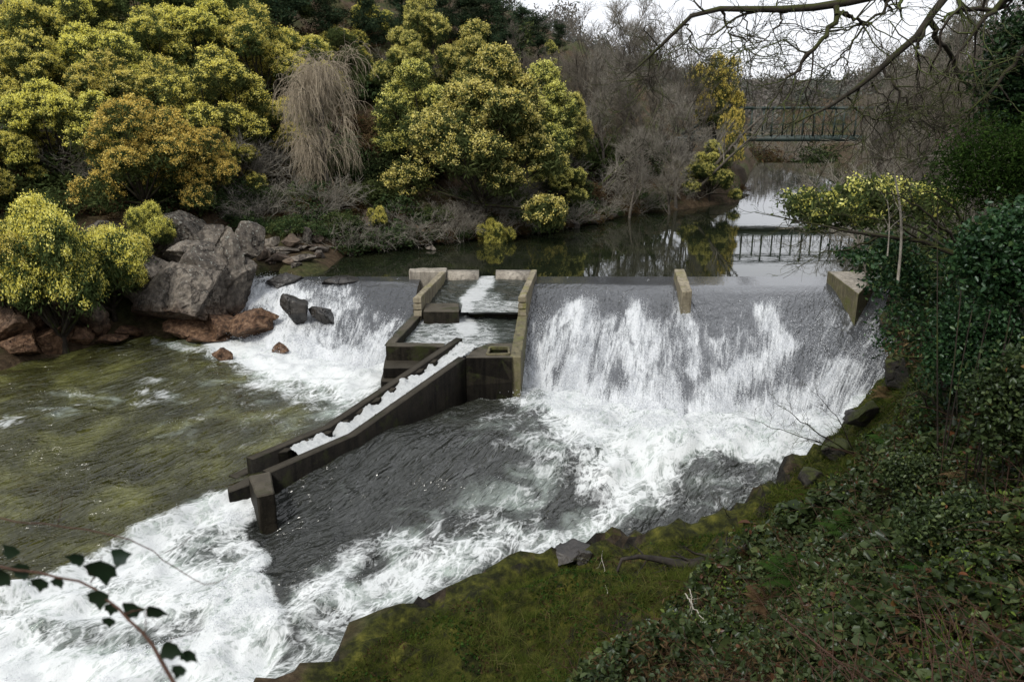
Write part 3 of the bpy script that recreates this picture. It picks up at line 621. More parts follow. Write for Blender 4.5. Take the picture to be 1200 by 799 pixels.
# deck with hatch (ring of four slabs)
zd = z2-.004
A_ = P(546, 419, zd); B_ = P(600, 419, zd); C_ = P(601, 402, zd); D_ = P(575, 402, zd); D2 = P(556, 408, zd)
h = [P(571, 416, zd), P(597, 416, zd), P(596, 408, zd), P(574, 408, zd)]
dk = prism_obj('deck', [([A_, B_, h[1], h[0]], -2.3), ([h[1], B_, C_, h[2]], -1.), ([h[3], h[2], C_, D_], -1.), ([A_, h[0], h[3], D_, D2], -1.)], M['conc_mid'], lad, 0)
fr_ = []
for i in range(4):
    a, b = h[i], h[(i+1) % 4]; fr_.append((wall(a, b, .07, z2+.05, z2+.05), z2-.05))
prism_obj('hatch_rim', fr_, M['conc_edge'], dk, .008)
prism_obj('hatch_pit', [([h[0]-[0, 0, .55], h[1]-[0, 0, .55], h[2]-[0, 0, .55], h[3]-[0, 0, .55]], -1.2)], M['conc_wet'], dk, 0)
prism_obj('face_wall', [([A_+[-.003, -.004, -.006], B_+[.0, -.004, -.006], B_+[0, .2, -.006], A_+[0, .25, -.006]], -2.4)], M['conc_wet'], lad, .01)
# sloping channel
d1 = unit(CH1-CH0); nL = np.array([d1[1], -d1[0]]);
if nL[0] > 0: nL = -nL
wr = .26
def chpt(s_, off): # s_ metres from CH0 downstream
    L1 = np.linalg.norm(CH1-CH0)
    if s_ <= L1: b = CH0+d1*s_; zt = -.38+(-1.2+.38)*s_/L1
    else:
        d2 = unit(CH2-CH1); b = CH1+d2*(s_-L1); L2 = np.linalg.norm(CH2-CH1); zt = -1.2-.1*(s_-L1)/L2
    return np.array([*(b+nL*off), zt])
LT = np.linalg.norm(CH1-CH0)+np.linalg.norm(CH2-CH1); L1 = np.linalg.norm(CH1-CH0)
def strip(name, s0, s1, o0, o1, dz, zb, mat, par, n=12):
    ss = np.linspace(s0, s1, n); ss = np.unique(np.r_[ss, L1]) if s0 < L1 < s1 else ss
    T = [chpt(s_, o0)+[0, 0, dz] for s_ in ss]; T2 = [chpt(s_, o1)+[0, 0, dz] for s_ in ss]
    V = np.r_[T, T2, [t_*[1, 1, 0]+[0, 0, zb] for t_ in T], [t_*[1, 1, 0]+[0, 0, zb] for t_ in T2]]; m = len(ss); F = []
    for i in range(m-1):
        F += [(i, i+1, m+i+1, m+i), (i, 2*m+i, 2*m+i+1, i+1), (m+i, m+i+1, 3*m+i+1, 3*m+i)]
    F += [(0, m, 3*m, 2*m), (m-1, 3*m-1, 4*m-1, 2*m-1)]
    return obj(name, V, np.array(F), mat, par)
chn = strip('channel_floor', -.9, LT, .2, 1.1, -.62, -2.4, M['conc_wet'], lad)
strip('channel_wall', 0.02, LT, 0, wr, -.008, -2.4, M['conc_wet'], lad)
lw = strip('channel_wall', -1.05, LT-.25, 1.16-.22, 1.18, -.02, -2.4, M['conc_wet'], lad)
# broader ledge outside the left wall lower down
strip('channel_ledge', 2.2, LT+.1, 1.14, 1.42, -.42, -2.4, M['conc_wet'], lad)
# baffles
T1 = []; k = 0
for s_ in np.arange(.5, L1+1.6, .62):
    a = chpt(s_, wr-.01); b = chpt(s_-.12, wr+.12); c = chpt(s_+.22, wr-.01); e = chpt(s_+.02, wr+.12)
    T1.append(([a+[0, 0, -.05], b+[0, 0, -.07], e+[0, 0, -.12], c+[0, 0, -.10]], -2.3))
    a = chpt(s_-.1, .945); b = chpt(s_-.22, .84); c = chpt(s_+.12, .945); e = chpt(s_-.08, .84)
    T1.append(([a+[0, 0, -.05], b+[0, 0, -.07], e+[0, 0, -.12], c+[0, 0, -.10]], -2.3))
for pg, zb in T1:
    prism_obj('baffle', [(pg, zb)], M['conc_wet'], lad, .01)
# end pier
pr = thing('end_pier', 'dark square concrete pier at the downstream tip of the fish ladder channel', 'pier')
prism_obj('pier_body', [([P(291, 557, -1.28), P(317, 551, -1.28), P(322, 577, -1.28), P(301, 582, -1.28)], -2.8)], M['conc_mid'], pr, .03)
prism_obj('pier_sill', [([P(266, 571, -1.62), P(292, 558, -1.5), P(296, 566, -1.5), P(268, 577, -1.62)], -2.6)], M['conc_wet'], pr, .02)
# rounded crest blocks
def crest_block(name, u0, u1, v, zt, label, par=None):
    a = P(u0, v, zt); b = P(u1, v, zt); n = 14; r_ = .42; T = []
    V = []; F = []
    for x_ in (a[0], b[0]):
        for k in range(n):
            an = math.pi*k/(n-1)*.5+math.pi*.0
            V.append((x_, a[1]-r_*math.sin(an)*1.0, zt-r_+r_*math.cos(an)))
        V.append((x_, a[1]-r_, -1.2)); V.append((x_, a[1]+.35, -1.2)); V.append((x_, a[1]+.35, zt-.01))
    m = n+3
    for k in range(m-1): F.append((k, m+k, m+k+1, k+1))
    F.append((m-1, 2*m-1, m, 0))
    me = mesh(name, V, [np.array(F), np.array([list(range(m))]), np.array([list(range(2*m-1, m-1, -1))])])
    return link(name, me, M['conc_top'], par)
crest_block('crest_block', 523.5, 561, 318, .24, '', lad)
crest_block('crest_block', 581, 622, 318, .24, '', lad)
sb = tag(prism_obj('crest_slab', [([P(480, 314.5, .32), P(524, 313.5, .32), P(523, 318, .32), P(479, 318, .32)], -1.2)], M['conc_top'], None, .03), 'low weathered concrete block beside the upper left corner of the fish ladder', 'concrete block')
# baffles between the basins
prism_obj('cross_wall', [([P(499, 355, -.14), P(538, 355, -.14), P(538, 365, -.14), P(496, 365, -.14)], -1.6)], M['conc_mid'], lad)
# water in the basins
def patch(name, c4, n, m, foamf, amp=.05, mat=None):
    c4 = [np.asarray(c, float) for c in c4]; a = np.linspace(0, 1, n)[:, None, None]; b = np.linspace(0, 1, m)[None, :, None]
    Q = (c4[0]*(1-a)+c4[1]*a)*(1-b)+(c4[3]*(1-a)+c4[2]*a)*b
    U, V = proj(Q[..., 0], Q[..., 1], Q[..., 2]); f = np.clip(foamf(U, V), 0, 1.1)
    Q[..., 2] += amp*((fbm(Q[..., 0]*2.2, Q[..., 1]*2.2, 0, 4, 91)-.5)*2+f*.6)
    idx = np.arange(n*m).reshape(n, m); F = np.stack([idx[:-1, :-1], idx[:-1, 1:], idx[1:, 1:], idx[1:, :-1]], -1).reshape(-1, 4)
    fl = Q*[1, 1, 0]
    return struct(obj(name, Q.reshape(-1, 3), F, mat or M['w_lad'], smooth=True, attrs={'flow': fl.reshape(-1, 3), 'foam': f.ravel(), 'shallow': np.zeros(n*m), 'rip': np.ones(n*m)}))
patch('upper_basin_water', [P(521, 324, .0), P(624, 324, .0), P(608, 363, -.30), P(494, 363, -.30)], 120, 90,
      lambda U, V: .62*brush(U+8*(vn(U*.1, V*.2)-.5), V, [(572, 326), (562, 340), (553, 352)], 8)+.3*brush(U, V, [(550, 352), (580, 354)], 10)+.06, .06)
patch('cross_wall_overflow', [P(543, 353, -.20), P(609, 353, -.20), P(608, 366, -.30), P(540, 366, -.30)], 60, 20, lambda U, V: .35+0*U+.5*brush(U, V, [(545, 356), (543, 366)], 8), .03)
patch('overflow_lip_water', [P(549, 366, -.28), P(608, 366, -.28), P(608, 369.5, -.62), P(549, 369.5, -.62)], 60, 12, lambda U, V: .75+0*U, .02)
prism_obj('cross_wall', [([P(549, 355, -.36), P(607, 355, -.36), P(607, 364.5, -.36), P(549, 364.5, -.36)], -1.6)], M['conc_mid'], lad)
patch('lower_basin_water', [P(484, 366, -.60), P(611, 366, -.60), P(604, 428, -.66), P(450, 405, -.66)], 160, 120,
      lambda U, V: .70*brush(U, V, [(545, 368), (543, 378), (548, 384)], 9)+.28*brush(U, V, [(500, 392), (540, 390), (560, 398), (545, 410)], 22)+.10, .07)
# channel water
ns_, nw = 260, 24
ss = np.linspace(-.95, LT-1.2, ns_); Q = np.zeros((ns_, nw, 3))
for i, s_ in enumerate(ss):
    a = chpt(max(s_, -.9), wr-.02); b = chpt(max(s_, -.9), .96); tt = np.linspace(0, 1, nw)[:, None]; Q[i] = a*(1-tt)+b*tt
    ph = ((s_-.5) % .62)/.62
    Q[i, :, 2] += -.10-.07*ph-.05*math.sin(s_*2.1+math.sin(s_*5))
Q[..., 2] += .26*(fbm(Q[..., 0]*3.5, Q[..., 1]*3.5, 0, 4, 95)-.5)+.08*(fbm(Q[..., 0]*11, Q[..., 1]*11, 0, 2, 96)-.5); Q[..., 2] = np.maximum(Q[..., 2], ZL-.02)
idx = np.arange(ns_*nw).reshape(ns_, nw); F = np.stack([idx[:-1, :-1], idx[:-1, 1:], idx[1:, 1:], idx[1:, :-1]], -1).reshape(-1, 4)
struct(obj('channel_water', Q.reshape(-1, 3), F, M['w_lad'], smooth=True, attrs={'flow': (Q*[1, 1, 0]).reshape(-1, 3), 'foam': np.repeat(.60+.45*sst(-.2, .8, ss), nw), 'shallow': np.zeros(ns_*nw), 'rip': np.ones(ns_*nw)}))
# piers on the crest
tag(prism_obj('crest_pier', [([P(790, 315, .40), P(802, 315, .40), P(811, 341, .36), P(799, 342, .36)], -1.2)], M['conc_dry'], None, .02), 'short upright concrete wall standing alone on the weir crest', 'pier')
ab = thing('weir_abutment', 'wedge shaped concrete abutment at the right end of the weir with mossy sides', 'abutment')
prism_obj('abutment_side', [([P(970, 318, .42), P(1032, 318, .42), P(1006, 345, .42)], -1.3)], M['conc_edge'], ab, .0)
prism_obj('abutment_top', [([P(971, 318, .43)+[.02, -.05, 0], P(1031, 318, .43)+[-.05, -.05, 0], P(1006, 344, .43)], .424)], M['conc_top'], ab, 0)
# ------------------------------------------------------------------ bridge
br = thing('truss_bridge', 'green painted steel truss footbridge crossing the river upstream', 'bridge', (0, 0, 0))
DB = 66.
def bp(u, v, off=0): q = PD(u, v, DB); return np.array([q[0], q[1]+off, q[2]])
def bars(name, segs, w, mat, par):
    Vs = []; Fs = []; o = 0
    for a, b in segs:
        a = np.array(a); b = np.array(b); d = unit(b-a); up = np.array([0, 1., 0]); sd = unit(np.cross(d, up)); 
        hw = w/2; c = [a+sd*hw+up*hw, a-sd*hw+up*hw, a-sd*hw-up*hw, a+sd*hw-up*hw]; e = [x+(b-a) for x in c]
        Vs += c+e; Fs += [(o, o+1, o+2, o+3), (o+7, o+6, o+5, o+4)]+[(o+i, o+4+i, o+4+(i+1) % 4, o+(i+1) % 4) for i in range(4)]; o += 8
    return obj(name, Vs, np.array(Fs), mat, par)
zd0 = bp(950, 163)[2]; zt0 = bp(950, 127)[2]; xa = bp(806, 160)[0]; xb = bp(1098, 160)[0]
npan = 12; xs = np.linspace(xa, xb, npan+1); zt = lambda i: zd0+.25 if i in (0, npan) else (zd0+(zt0-zd0)*min(1, min(i, npan-i)/2.))
for off in (0, 2.4):
    y = DB+off
    bars('top_chord', [((xs[i], y, zt(i)), (xs[i+1], y, zt(i+1))) for i in range(npan)], .2, M['bridge'], br)
    bars('bottom_chord', [((xa, y, zd0), (xb, y, zd0))], .38, M['bridge'], br)
    for i in range(1, npan): bars('vertical_post', [((xs[i], y, zd0+.13), (xs[i], y, zt(i)-.1))], .11, M['bridge'], br)
    bars('diagonal_brace', [((xs[i], y+.12, zd0+.1), (xs[i+1], y+.12, zt(i+1)-.1)) if i < npan//2 else ((xs[i], y+.12, zt(i)-.1), (xs[i+1], y+.12, zd0+.1)) for i in range(1, npan-1)], .045, M['bridge'], br)
    bars('handrail', [((xa, y-.2, zd0+1.1), (xb, y-.2, zd0+1.1)), ((xa, y-.2, zd0+.6), (xb, y-.2, zd0+.6))]+[((x_, y-.2, zd0+.1), (x_, y-.2, zd0+1.1)) for x_ in np.linspace(xa, xb, 34)], .028, M['bridge'], br)
prism_obj('bridge_deck', [([(xa-.5, DB+.2, zd0+.05), (xb+.5, DB+.2, zd0+.05), (xb+.5, DB+2.2, zd0+.05), (xa-.5, DB+2.2, zd0+.05)], zd0-.2)], M['bridge'], br, 0)
prism_obj('bridge_abutment', [([(xa-4, DB-.4, zd0-.25), (xa+.4, DB-.4, zd0-.25), (xa+.4, DB+2.8, zd0-.25), (xa-4, DB+2.8, zd0-.25)], -1)], M['masonry'], br, .03)
prism_obj('bridge_abutment', [([(xb-.4, DB-.4, zd0-.25), (xb+4, DB-.4, zd0-.25), (xb+4, DB+2.8, zd0-.25), (xb-.4, DB+2.8, zd0-.25)], -1)], M['masonry'], br, .03)
# ------------------------------------------------------------------ rocks
import bmesh
def rock_dist(u, v):
    a = (u-600)/FP; b = -(v-399.5)/FP; d = np.array([a, CP+b*SP, -SP+b*CP])
    k = np.linspace(8, 80, 2000); q = d[None]*k[:, None]; q[:, 2] += H
    lv = np.where(q[:, 1] > 30, 0., ZL-.4*sst(24, 14, q[:, 1]))
    hit = np.nonzero(q[:, 2] < np.maximum(gz(q[:, 0], q[:, 1]), lv))[0]
    return q[hit[0], 1]+.15
def rock(name, label, cat, u, v, wpx, hpx, D, mat, seed, depth=.8, rot=0., sub=5, flat=0., rough=.10, group=None, planes=13, tilt=0.):
    if D < 60 and seed < 160 and seed not in (150,): D = rock_dist(u, v+.42*hpx)
    c = PD(u, v, D); dc = c[1]*CP-(c[2]-H)*SP; rx = wpx/2/FP*dc; rz = hpx/2/FP*dc; ry = rx*depth
    bm = bmesh.new(); bmesh.ops.create_icosphere(bm, subdivisions=sub, radius=1)
    X = np.array([p.co[:] for p in bm.verts]); F = np.array([[q.index for q in f.verts] for f in bm.faces]); bm.free()
    r = np.random.default_rng(seed)
    for i in range(planes):
        n = unit(r.normal(size=3)*[1, 1, 1]); d = r.uniform(.38, .74)
        o = np.maximum(0, X@n-d); X = X-o[:, None]*n
    X = X*[rx/.8, ry/.8, rz/.8]
    nn = unit(X); sc = 1.1/max(rx, .2)
    f1 = fbm(X[:, 0]*sc+seed, X[:, 1]*sc, X[:, 2]*sc, 4, seed)-.5
    st = fbm(X[:, 0]*.8+seed, X[:, 1]*.8, X[:, 2]*3.2, 3, seed+5); ridge = (np.floor(st*8)/8-st)*1.2
    f2 = fbm(X[:, 0]*5, X[:, 1]*5, X[:, 2]*6, 4, seed+9)-.5
    X = X+nn*((f1*.38+ridge*.22)*min(rx, rz*1.5)+f2*rough*min(1, rx))[:, None]
    ct, st_ = math.cos(tilt), math.sin(tilt); X = X@np.array([[ct, 0, st_], [0, 1, 0], [-st_, 0, ct]])
    cr_, sr = math.cos(rot), math.sin(rot); X = X@np.array([[cr_, sr, 0], [-sr, cr_, 0], [0, 0, 1]])
    o = obj(name, X, F, mat, smooth=False); o.location = c
    return tag(o, label, cat, group)
G, RB_, RW, RM = M['granite'], M['rock_brown'], M['rock_wet'], M['rock_moss']
rock('boulder', 'largest grey granite boulder on the left bank, its foot rust stained', 'boulder', 215, 348, 135, 104, 31.0, G, 11, .8, sub=6, tilt=.10)
rock('boulder', 'tall cracked face on the right half of the granite outcrop', 'boulder', 262, 340, 84, 100, 31, G, 12, .9, sub=6, tilt=-.12)
rock('boulder', 'dark blocky step on top of the granite outcrop', 'boulder', 236, 298, 92, 46, 31, G, 13, .9, tilt=.1)
rock('boulder', 'narrow fractured block at the left edge of the granite outcrop', 'boulder', 172, 330, 60, 74, 31, G, 14, .9, tilt=.2)
rock('boulder', 'low rust coloured block at the foot of the granite outcrop', 'boulder', 252, 384, 90, 22, 31, RB_, 16, .8)
rock('boulder', 'cracked grey boulder with rusty base wedged between the big boulder and the white cascade', 'boulder', 268, 318, 66, 96, 31.6, G, 15, .8, tilt=-.3)
rock('boulder', 'pale lichen spotted boulder above the big one, half covered by a small yellow mimosa', 'boulder', 215, 282, 96, 52, 33.5, G, 17, .8)
rock('boulder', 'upright lichen covered boulder at the top of the left cascade', 'boulder', 287, 292, 48, 56, 33.4, G, 21, .8)
rock('boulder', 'dark grey boulder left of the cascade head below the path', 'boulder', 252, 286, 50, 46, 34.2, G, 23, .8)
rock('boulder', 'low rounded grey boulder under the overhanging yellow mimosa at the left', 'boulder', 112, 372, 60, 48, 30.6, G, 27, .9)
rock('boulder', 'dark boulder behind the yellow mimosa bush, left of the large granite face', 'boulder', 160, 318, 70, 70, 33.0, G, 28, .9)
rock('boulder', 'tan boulder with rust stained foot left of the big granite face at the water', 'boulder', 150, 388, 44, 18, 29.4, RB_, 31, .8)
for i, a in enumerate([(20, 405, 60, 36, 29.2, 'reddish brown slab at the far left edge of the green pool'), (62, 396, 46, 34, 29.2, 'brown rounded rock at the pool edge under the mimosa branches'),
                       (90, 390, 40, 28, 29.6, 'wet orange brown rock between two rounded rocks on the left shore'), (0, 385, 60, 46, 31, 'shaded brown rock above the far left shoreline'),
                       (40, 370, 60, 40, 31.5, 'dark brown rock in the shade of the yellow mimosa at the left'), (128, 398, 36, 14, 28.9, 'flat orange rock just breaking the green pool surface')]):
    rock('shore_rock', a[5], 'rock', *a[:5], RB_, 40+i, .9)
for i, a in enumerate([(228, 383, 52, 24, 29.0, 'low layered red brown rock at the left end of the rocky spit'), (262, 380, 50, 28, 28.9, 'middle layered brown rock of the spit below the big boulder'),
                       (293, 377, 46, 28, 28.8, 'dark brown rock at the tip of the spit beside the cascade foam'), (246, 372, 40, 22, 29.6, 'pale orange rock on top of the rocky spit'), (312, 372, 26, 18, 28.9, 'dark wet rock where the spit meets the white water')]):
    rock('spit_rock', a[5], 'rock', a[0], a[1], a[2]*1.15, a[3]*1.15, a[4]-.1, RB_, 160+i, .9)
rock('pool_rock', 'small reddish rock sitting alone in the green pool', 'rock', 261, 414, 27, 17, 27.3, RB_, 71, .8, sub=4)
rock('pool_rock', 'small brown rock awash at the edge of the white foam', 'rock', 327, 408, 24, 14, 27.3, RB_, 72, .8, sub=4)
rock('cascade_rock', 'black wet rock with water pouring over it in the middle of the left cascade', 'rock', 350, 362, 34, 46, 28.75, RW, 175, .8, tilt=.2)
rock('cascade_rock', 'flat dark wet slab jutting from the left falls', 'rock', 376, 368, 38, 20, 28.6, RW, 176, .8, tilt=-.25)
rock('cascade_rock', 'dark wet rock at the head of the left cascade', 'rock', 336, 328, 40, 22, 31.3, RW, 177, .8)
rock('cascade_rock', 'small dark rock on the weir crest left of the fish ladder', 'rock', 398, 331, 44, 12, 31.2, RW, 178, .8)
for i, (u, v, w, h, D, s) in enumerate([(340, 283, 30, 18, 36, 'grey block on the rubble bank above the falls'), (332, 293, 40, 10, 35.3, 'long flat slab lying level on the rubble bank'), (359, 278, 20, 18, 36.8, 'squarish grey block leaning on the rubble bank'),
                                        (371, 277, 18, 16, 37, 'brown stone at the right end of the rubble bank'), (316, 285, 24, 18, 35.6, 'lichen dotted stone at the left end of the rubble bank'), (352, 291, 20, 7, 35.5, 'thin white topped slab among the rubble'),
                                        (325, 303, 38, 12, 34.4, 'flat brown slab just above the cascade head'), (352, 303, 34, 10, 34.4, 'brown flat slab half in the still water'), (375, 292, 22, 10, 35.8, 'small dark slab near the bare weeping tree'), (306, 298, 22, 22, 34, 'dark upright stone beside the cascade head'), (341, 270, 26, 12, 37.5, 'mossy stone at the back of the rubble bank')]):
    rock('bank_stone', s, 'rock', u, v, w, h, D, G if i % 3 else RB_, 80+i, .8, sub=4)
rq = np.random.default_rng(77)
for i in range(16):
    rock('rubble_stone', 'small angular stone in the rubble bank above the left falls', 'rock', 306+rq.uniform(0, 84), rq.uniform(284, 313), rq.uniform(9, 20), rq.uniform(6, 12), 35, G if i % 2 else RB_, 30000+i if False else 140-i if False else 90+i, .9, sub=3, group='rubble stones above the left falls')
for i, (u, v, w, h, D, s) in enumerate([(670, 262, 30, 12, 46.5, 'pale rock at the far waterline under the small mimosa'), (688, 256, 26, 14, 48, 'grey rock at the foot of the leaning trunk'), (506, 291, 14, 6, 38, 'small pale stone in the still water by the far bank'),
                                        (712, 254, 22, 10, 49, 'low stone at the far waterline below the grey trees'), (40, 300, 50, 30, 36, 'lichen grey outcrop above the yellow mimosa bush'), (120, 270, 50, 26, 37.5, 'grey outcrop below the golden mimosa'), (285, 228, 44, 22, 42, 'pale lichen covered outcrop on the slope left of the weeping tree'), (330, 236, 36, 16, 42, 'low outcrop on the slope beside the weeping tree')]):
    rock('bank_rock', s, 'rock', u, v, w, h, D, G, 100+i, .8, sub=4)
for i, (u, v, w, h, D, s) in enumerate([(668, 650, 46, 30, 15.1, 'black pointed rock standing above the moss at the water edge'), (684, 652, 34, 24, 15.0, 'black rock beside the pointed one at the water edge'), 
                                        (948, 562, 36, 22, 17.6, 'dark mossy rock above the eddy at the right bank'), (985, 526, 38, 26, 18.6, 'mossy rock beside the bare twigs on the right bank'),
                                        (1014, 486, 44, 34, 20.3, 'wet mossy rock below the ivy trunk at the foam edge'), (1050, 436, 50, 50, 22, 'shaded rock at the upper right foot of the weir'), (1000, 486, 22, 16, 20.2, 'small black wet rock in the foam below the right bank'),
                                        (1052, 372, 50, 40, 26, 'dark rock behind the ivy beside the weir abutment')]):
    rock('mossy_rock', s, 'rock', u, v, w, h, D, RM if 'black' not in s else RW, 120+i, .9, rough=.12)
ms = rock('stone_slab', 'long lichen spotted stone slab lying aslant at the lower edge of the moss ledge', 'stone slab', 735, 755, 150, 34, 10.6, rock_mat('slab_stone', (.03, .027, .022), (.12, .11, .09), .60, False, (.035, .045, .008), mossf=.60), 150, .35, tilt=.38)
# ------------------------------------------------------------------ trees: generators (local coordinates, base at 0)
def foliage(pts, out, r, n, spread, size, bias, aspect=.5, flat=.7):
    N = len(pts); c = np.repeat(pts, n, 0)+r.normal(size=(N*n, 3))*spread*[1, 1, flat]
    return cards(c, size, r, bias, aspect)
def lobes(r, nl, Rc, zc, hz, rl, npuff):
    cs = []
    for i in range(nl):
        a = i*2.399+r.uniform(-.3, .3); q = math.sqrt((i+.5)/nl); cs.append([Rc*q*math.cos(a), Rc*q*math.sin(a), zc+hz*(1-q*q)*r.uniform(.5, 1.1)-hz*.5*q*r.uniform(.0, 1.6)])
    cs = np.array(cs)+r.normal(size=(nl, 3))*[.35, .35, .45]; rr = r.uniform(rl[0], rl[1], nl)
    P_ = []; Nn = []
    for c, q in zip(cs, rr):
        n = unit(r.normal(size=(npuff, 3))+[0, 0, .35]); p = c+n*q*r.uniform(.72, 1.08, (npuff, 1))*[1, 1, .85]
        ins = (np.linalg.norm((p[:, None]-cs[None])/rr[None, :, None], axis=2) < .72).sum(1) > 0
        P_.append(p[~ins]); Nn.append(n[~ins])
    return cs, rr, np.concatenate(P_), np.concatenate(Nn)
def limb_tubes(cs, h_fork, r, r0, twigs=True, lean=(0, 0), n2=5):
    top = np.array([lean[0], lean[1], h_fork]); Q = []; R = []
    stems = [resample([[0, 0, -.6], [lean[0]*.3, lean[1]*.3, h_fork*.5], top], 8)]
    tr = tubes(np.array(stems), np.linspace(r0*1.25, r0*.8, 8)[None], 8)
    for c in cs:
        st = top*r.uniform(.7, 1.0); mid = (st+c)/2+r.normal(size=3)*.25+[0, 0, -.15]
        Q.append(resample([st, mid, c], 8)); R.append(np.linspace(r0*.5, r0*.14, 8))
    Q = np.array(Q); R = np.array(R); parts = [tubes(Q, R, 5)]
    if twigs:
        Q2, R2 = grow(Q, R, n2, (.8, 1.6), (.4, 1.), .05, 5, r, .4, .5, .15, .012); parts.append(tubes(Q2, R2, 3))
    return tr, join(parts)
def mimosa(name, label, seed, nl=17, Rc=2.9, zc=4.4, hz=2.9, rl=(.65, 1.35), npuff=95, yl='blossom', gf=1.0, bf=1.0, fork=2.0, fine=1.):
    r = np.random.default_rng(seed); t = thing(name, label, 'tree')
    cs, rr, p, n = lobes(r, nl, Rc, zc, hz, rl, npuff)
    tr, br_ = limb_tubes(cs, fork, r, .16)
    k = obj('trunk', tr[0], tr[1], M['bark_dark'], t, True); obj('branches', *br_, M['bark_dark'], t)
    V, F, a = foliage(p-n*.10, n, r, int(17*gf/fine**1.5), .20, .115*fine, .2, .26); obj('foliage', V, F, M['mimosa_leaf'], t, attrs={'var': a})
    sun = (n[:, 2] > -.35) & (r.uniform(size=len(p)) < (.62+.5*np.clip(n[:, 2]+.4, 0, 1))*bf*(.45+1.1*(fbm(p[:, 0]*.6, p[:, 1]*.6, p[:, 2]*.6, 2, seed) > .42)))
    q = p[sun]+n[sun]*.12
    V, F, a = foliage(q, n, r, int(34/fine**1.5), .105, .045*fine, .4, .7, .8)
    obj('blossom', V, F, M[yl], t, attrs={'var': a}); return t
def bare(name, label, seed, mat='twig_brown', h=9., nl=9, up=.12, sp=(.35, .9), rmin=.012, r0=.16, lean=(0., 0.), fine=6):
    r = np.random.default_rng(seed); t = thing(name, label, 'tree')
    tp = resample([[0, 0, -.6], [lean[0]*.3, lean[1]*.3, h*.3], [lean[0]*.7+r.uniform(-.3, .3), lean[1]*.7, h*.62], [lean[0]+r.uniform(-.3, .3), lean[1], h*.85]], 12)[None]
    tR = np.linspace(r0, r0*.2, 12)[None]
    a = tubes(tp, tR, 7); Q1, R1 = grow(tp, tR, nl+4, (h*.32, h*.5), sp, up, 8, r, .2, .55, .12, .03)
    Q2, R2 = grow(Q1, R1, 6, (h*.14, h*.26), (.3, .8), up*.8, 6, r, .25, .55, .16, .02)
    Q3, R3 = grow(Q2, R2, 6, (h*.07, h*.14), (.3, .8), up*.5, 5, r, .2, .6, .18, rmin)
    Q4, R4 = grow(Q3, R3, fine, (h*.03, h*.075), (.3, .9), up*.5, 3, r, .2, .7, .2, rmin*.75)
    obj('trunk', a[0], a[1], M['bark_grey'], t, True)
    obj('limbs', *join([tubes(Q1, R1, 5), tubes(Q2, R2, 4)]), M['bark_grey'], t)
    obj('twigs', *join([tubes(Q3, R3, 3), tubes(Q4, R4, 3)]), M[mat], t); return t
def weeping(name, label, seed):
    r = np.random.default_rng(seed); t = thing(name, label, 'tree'); h = 8.
    tp = resample([[0, 0, -.5], [.2, 0, 3], [0, 0, 6.4]], 10)[None]; tR = np.linspace(.17, .05, 10)[None]
    Q1, R1 = grow(tp, tR, 26, (1.6, 4.2), (.4, 1.25), .05, 8, r, .2, .6, .16, .03)
    Q2, R2 = grow(Q1, R1, 8, (.7, 1.4), (.4, .9), -.02, 5, r, .3, .6, .15, .015)
    Q3, R3 = grow(Q2, R2, 7, (.8, 2.8), (.3, 1.4), -.36, 8, r, .1, .7, .14, .010, .6)
    Q4, R4 = grow(Q3, R3, 2, (.5, 1.1), (.3, .8), -.5, 4, r, .1, .8, .12, .008, .6)
    obj('trunk', *tubes(tp, tR, 7), M['bark_grey'], t, True); obj('limbs', *join([tubes(Q1, R1, 5), tubes(Q2, R2, 4)]), M['bark_grey'], t)
    obj('hanging_twigs', *join([tubes(Q3, R3, 3), tubes(Q4, R4, 3)]), M['willow'], t); return t
def pine(name, label, seed, h=11.):
    r = np.random.default_rng(seed); t = thing(name, label, 'tree')
    tp = resample([[0, 0, -.5], [.2, 0, h*.5], [0, 0, h*.97]], 10)[None]; tR = np.linspace(.2, .04, 10)[None]
    Q1, R1 = grow(tp, tR, 44, (h*.13, h*.27), (.9, 1.4), .05, 6, r, .35, .4, .08, .02)
    obj('trunk', *tubes(tp, tR, 7), M['bark_dark'], t, True); obj('branches', *tubes(Q1, R1, 4), M['bark_dark'], t)
    pts = np.concatenate([Q1[:, 2:].reshape(-1, 3), Q1[:, 3:].reshape(-1, 3)+r.normal(size=(44*3, 3))*.3])
    V, F, a = foliage(pts, None, r, 26, .30, .16, .6, .25, .5); obj('foliage', V, F, M['pine'], t, attrs={'var': a}); return t
def shrub(name, label, seed, mat, cat='shrub', R=1.2, h=1.3, n=160, k=18, size=.07, aspect=.5, stems=True, sp=.13):
    r = np.random.default_rng(seed); t = thing(name, label, cat)
    d = unit(r.normal(size=(n, 3))*[1, 1, .8]+[0, 0, .5]); d[:, 2] = np.abs(d[:, 2]); q = d*[R, R, h]*r.uniform(.45, 1.05, (n, 1))*(.7+.6*fbm(d[:, 0]*1.5+seed, d[:, 1]*1.5, d[:, 2]*1.5, 2, seed))[:, None]
    if stems:
        b = np.zeros((n//3, 3)); b[:, :2] = q[:n//3, :2]*.15; b[:, 2] = -.2; m = (b+q[:n//3])/2+[0, 0, .15]
        Q = np.stack([b, m, q[:n//3]], 1); obj('stems', *tubes(Q, np.tile([.022, .015, .007], (n//3, 1)), 3), M['bark_dark'], t)
    V, F, a = foliage(q, None, r, k, sp, size, .4, aspect); obj('foliage', V, F, M[mat], t, attrs={'var': a}); return t
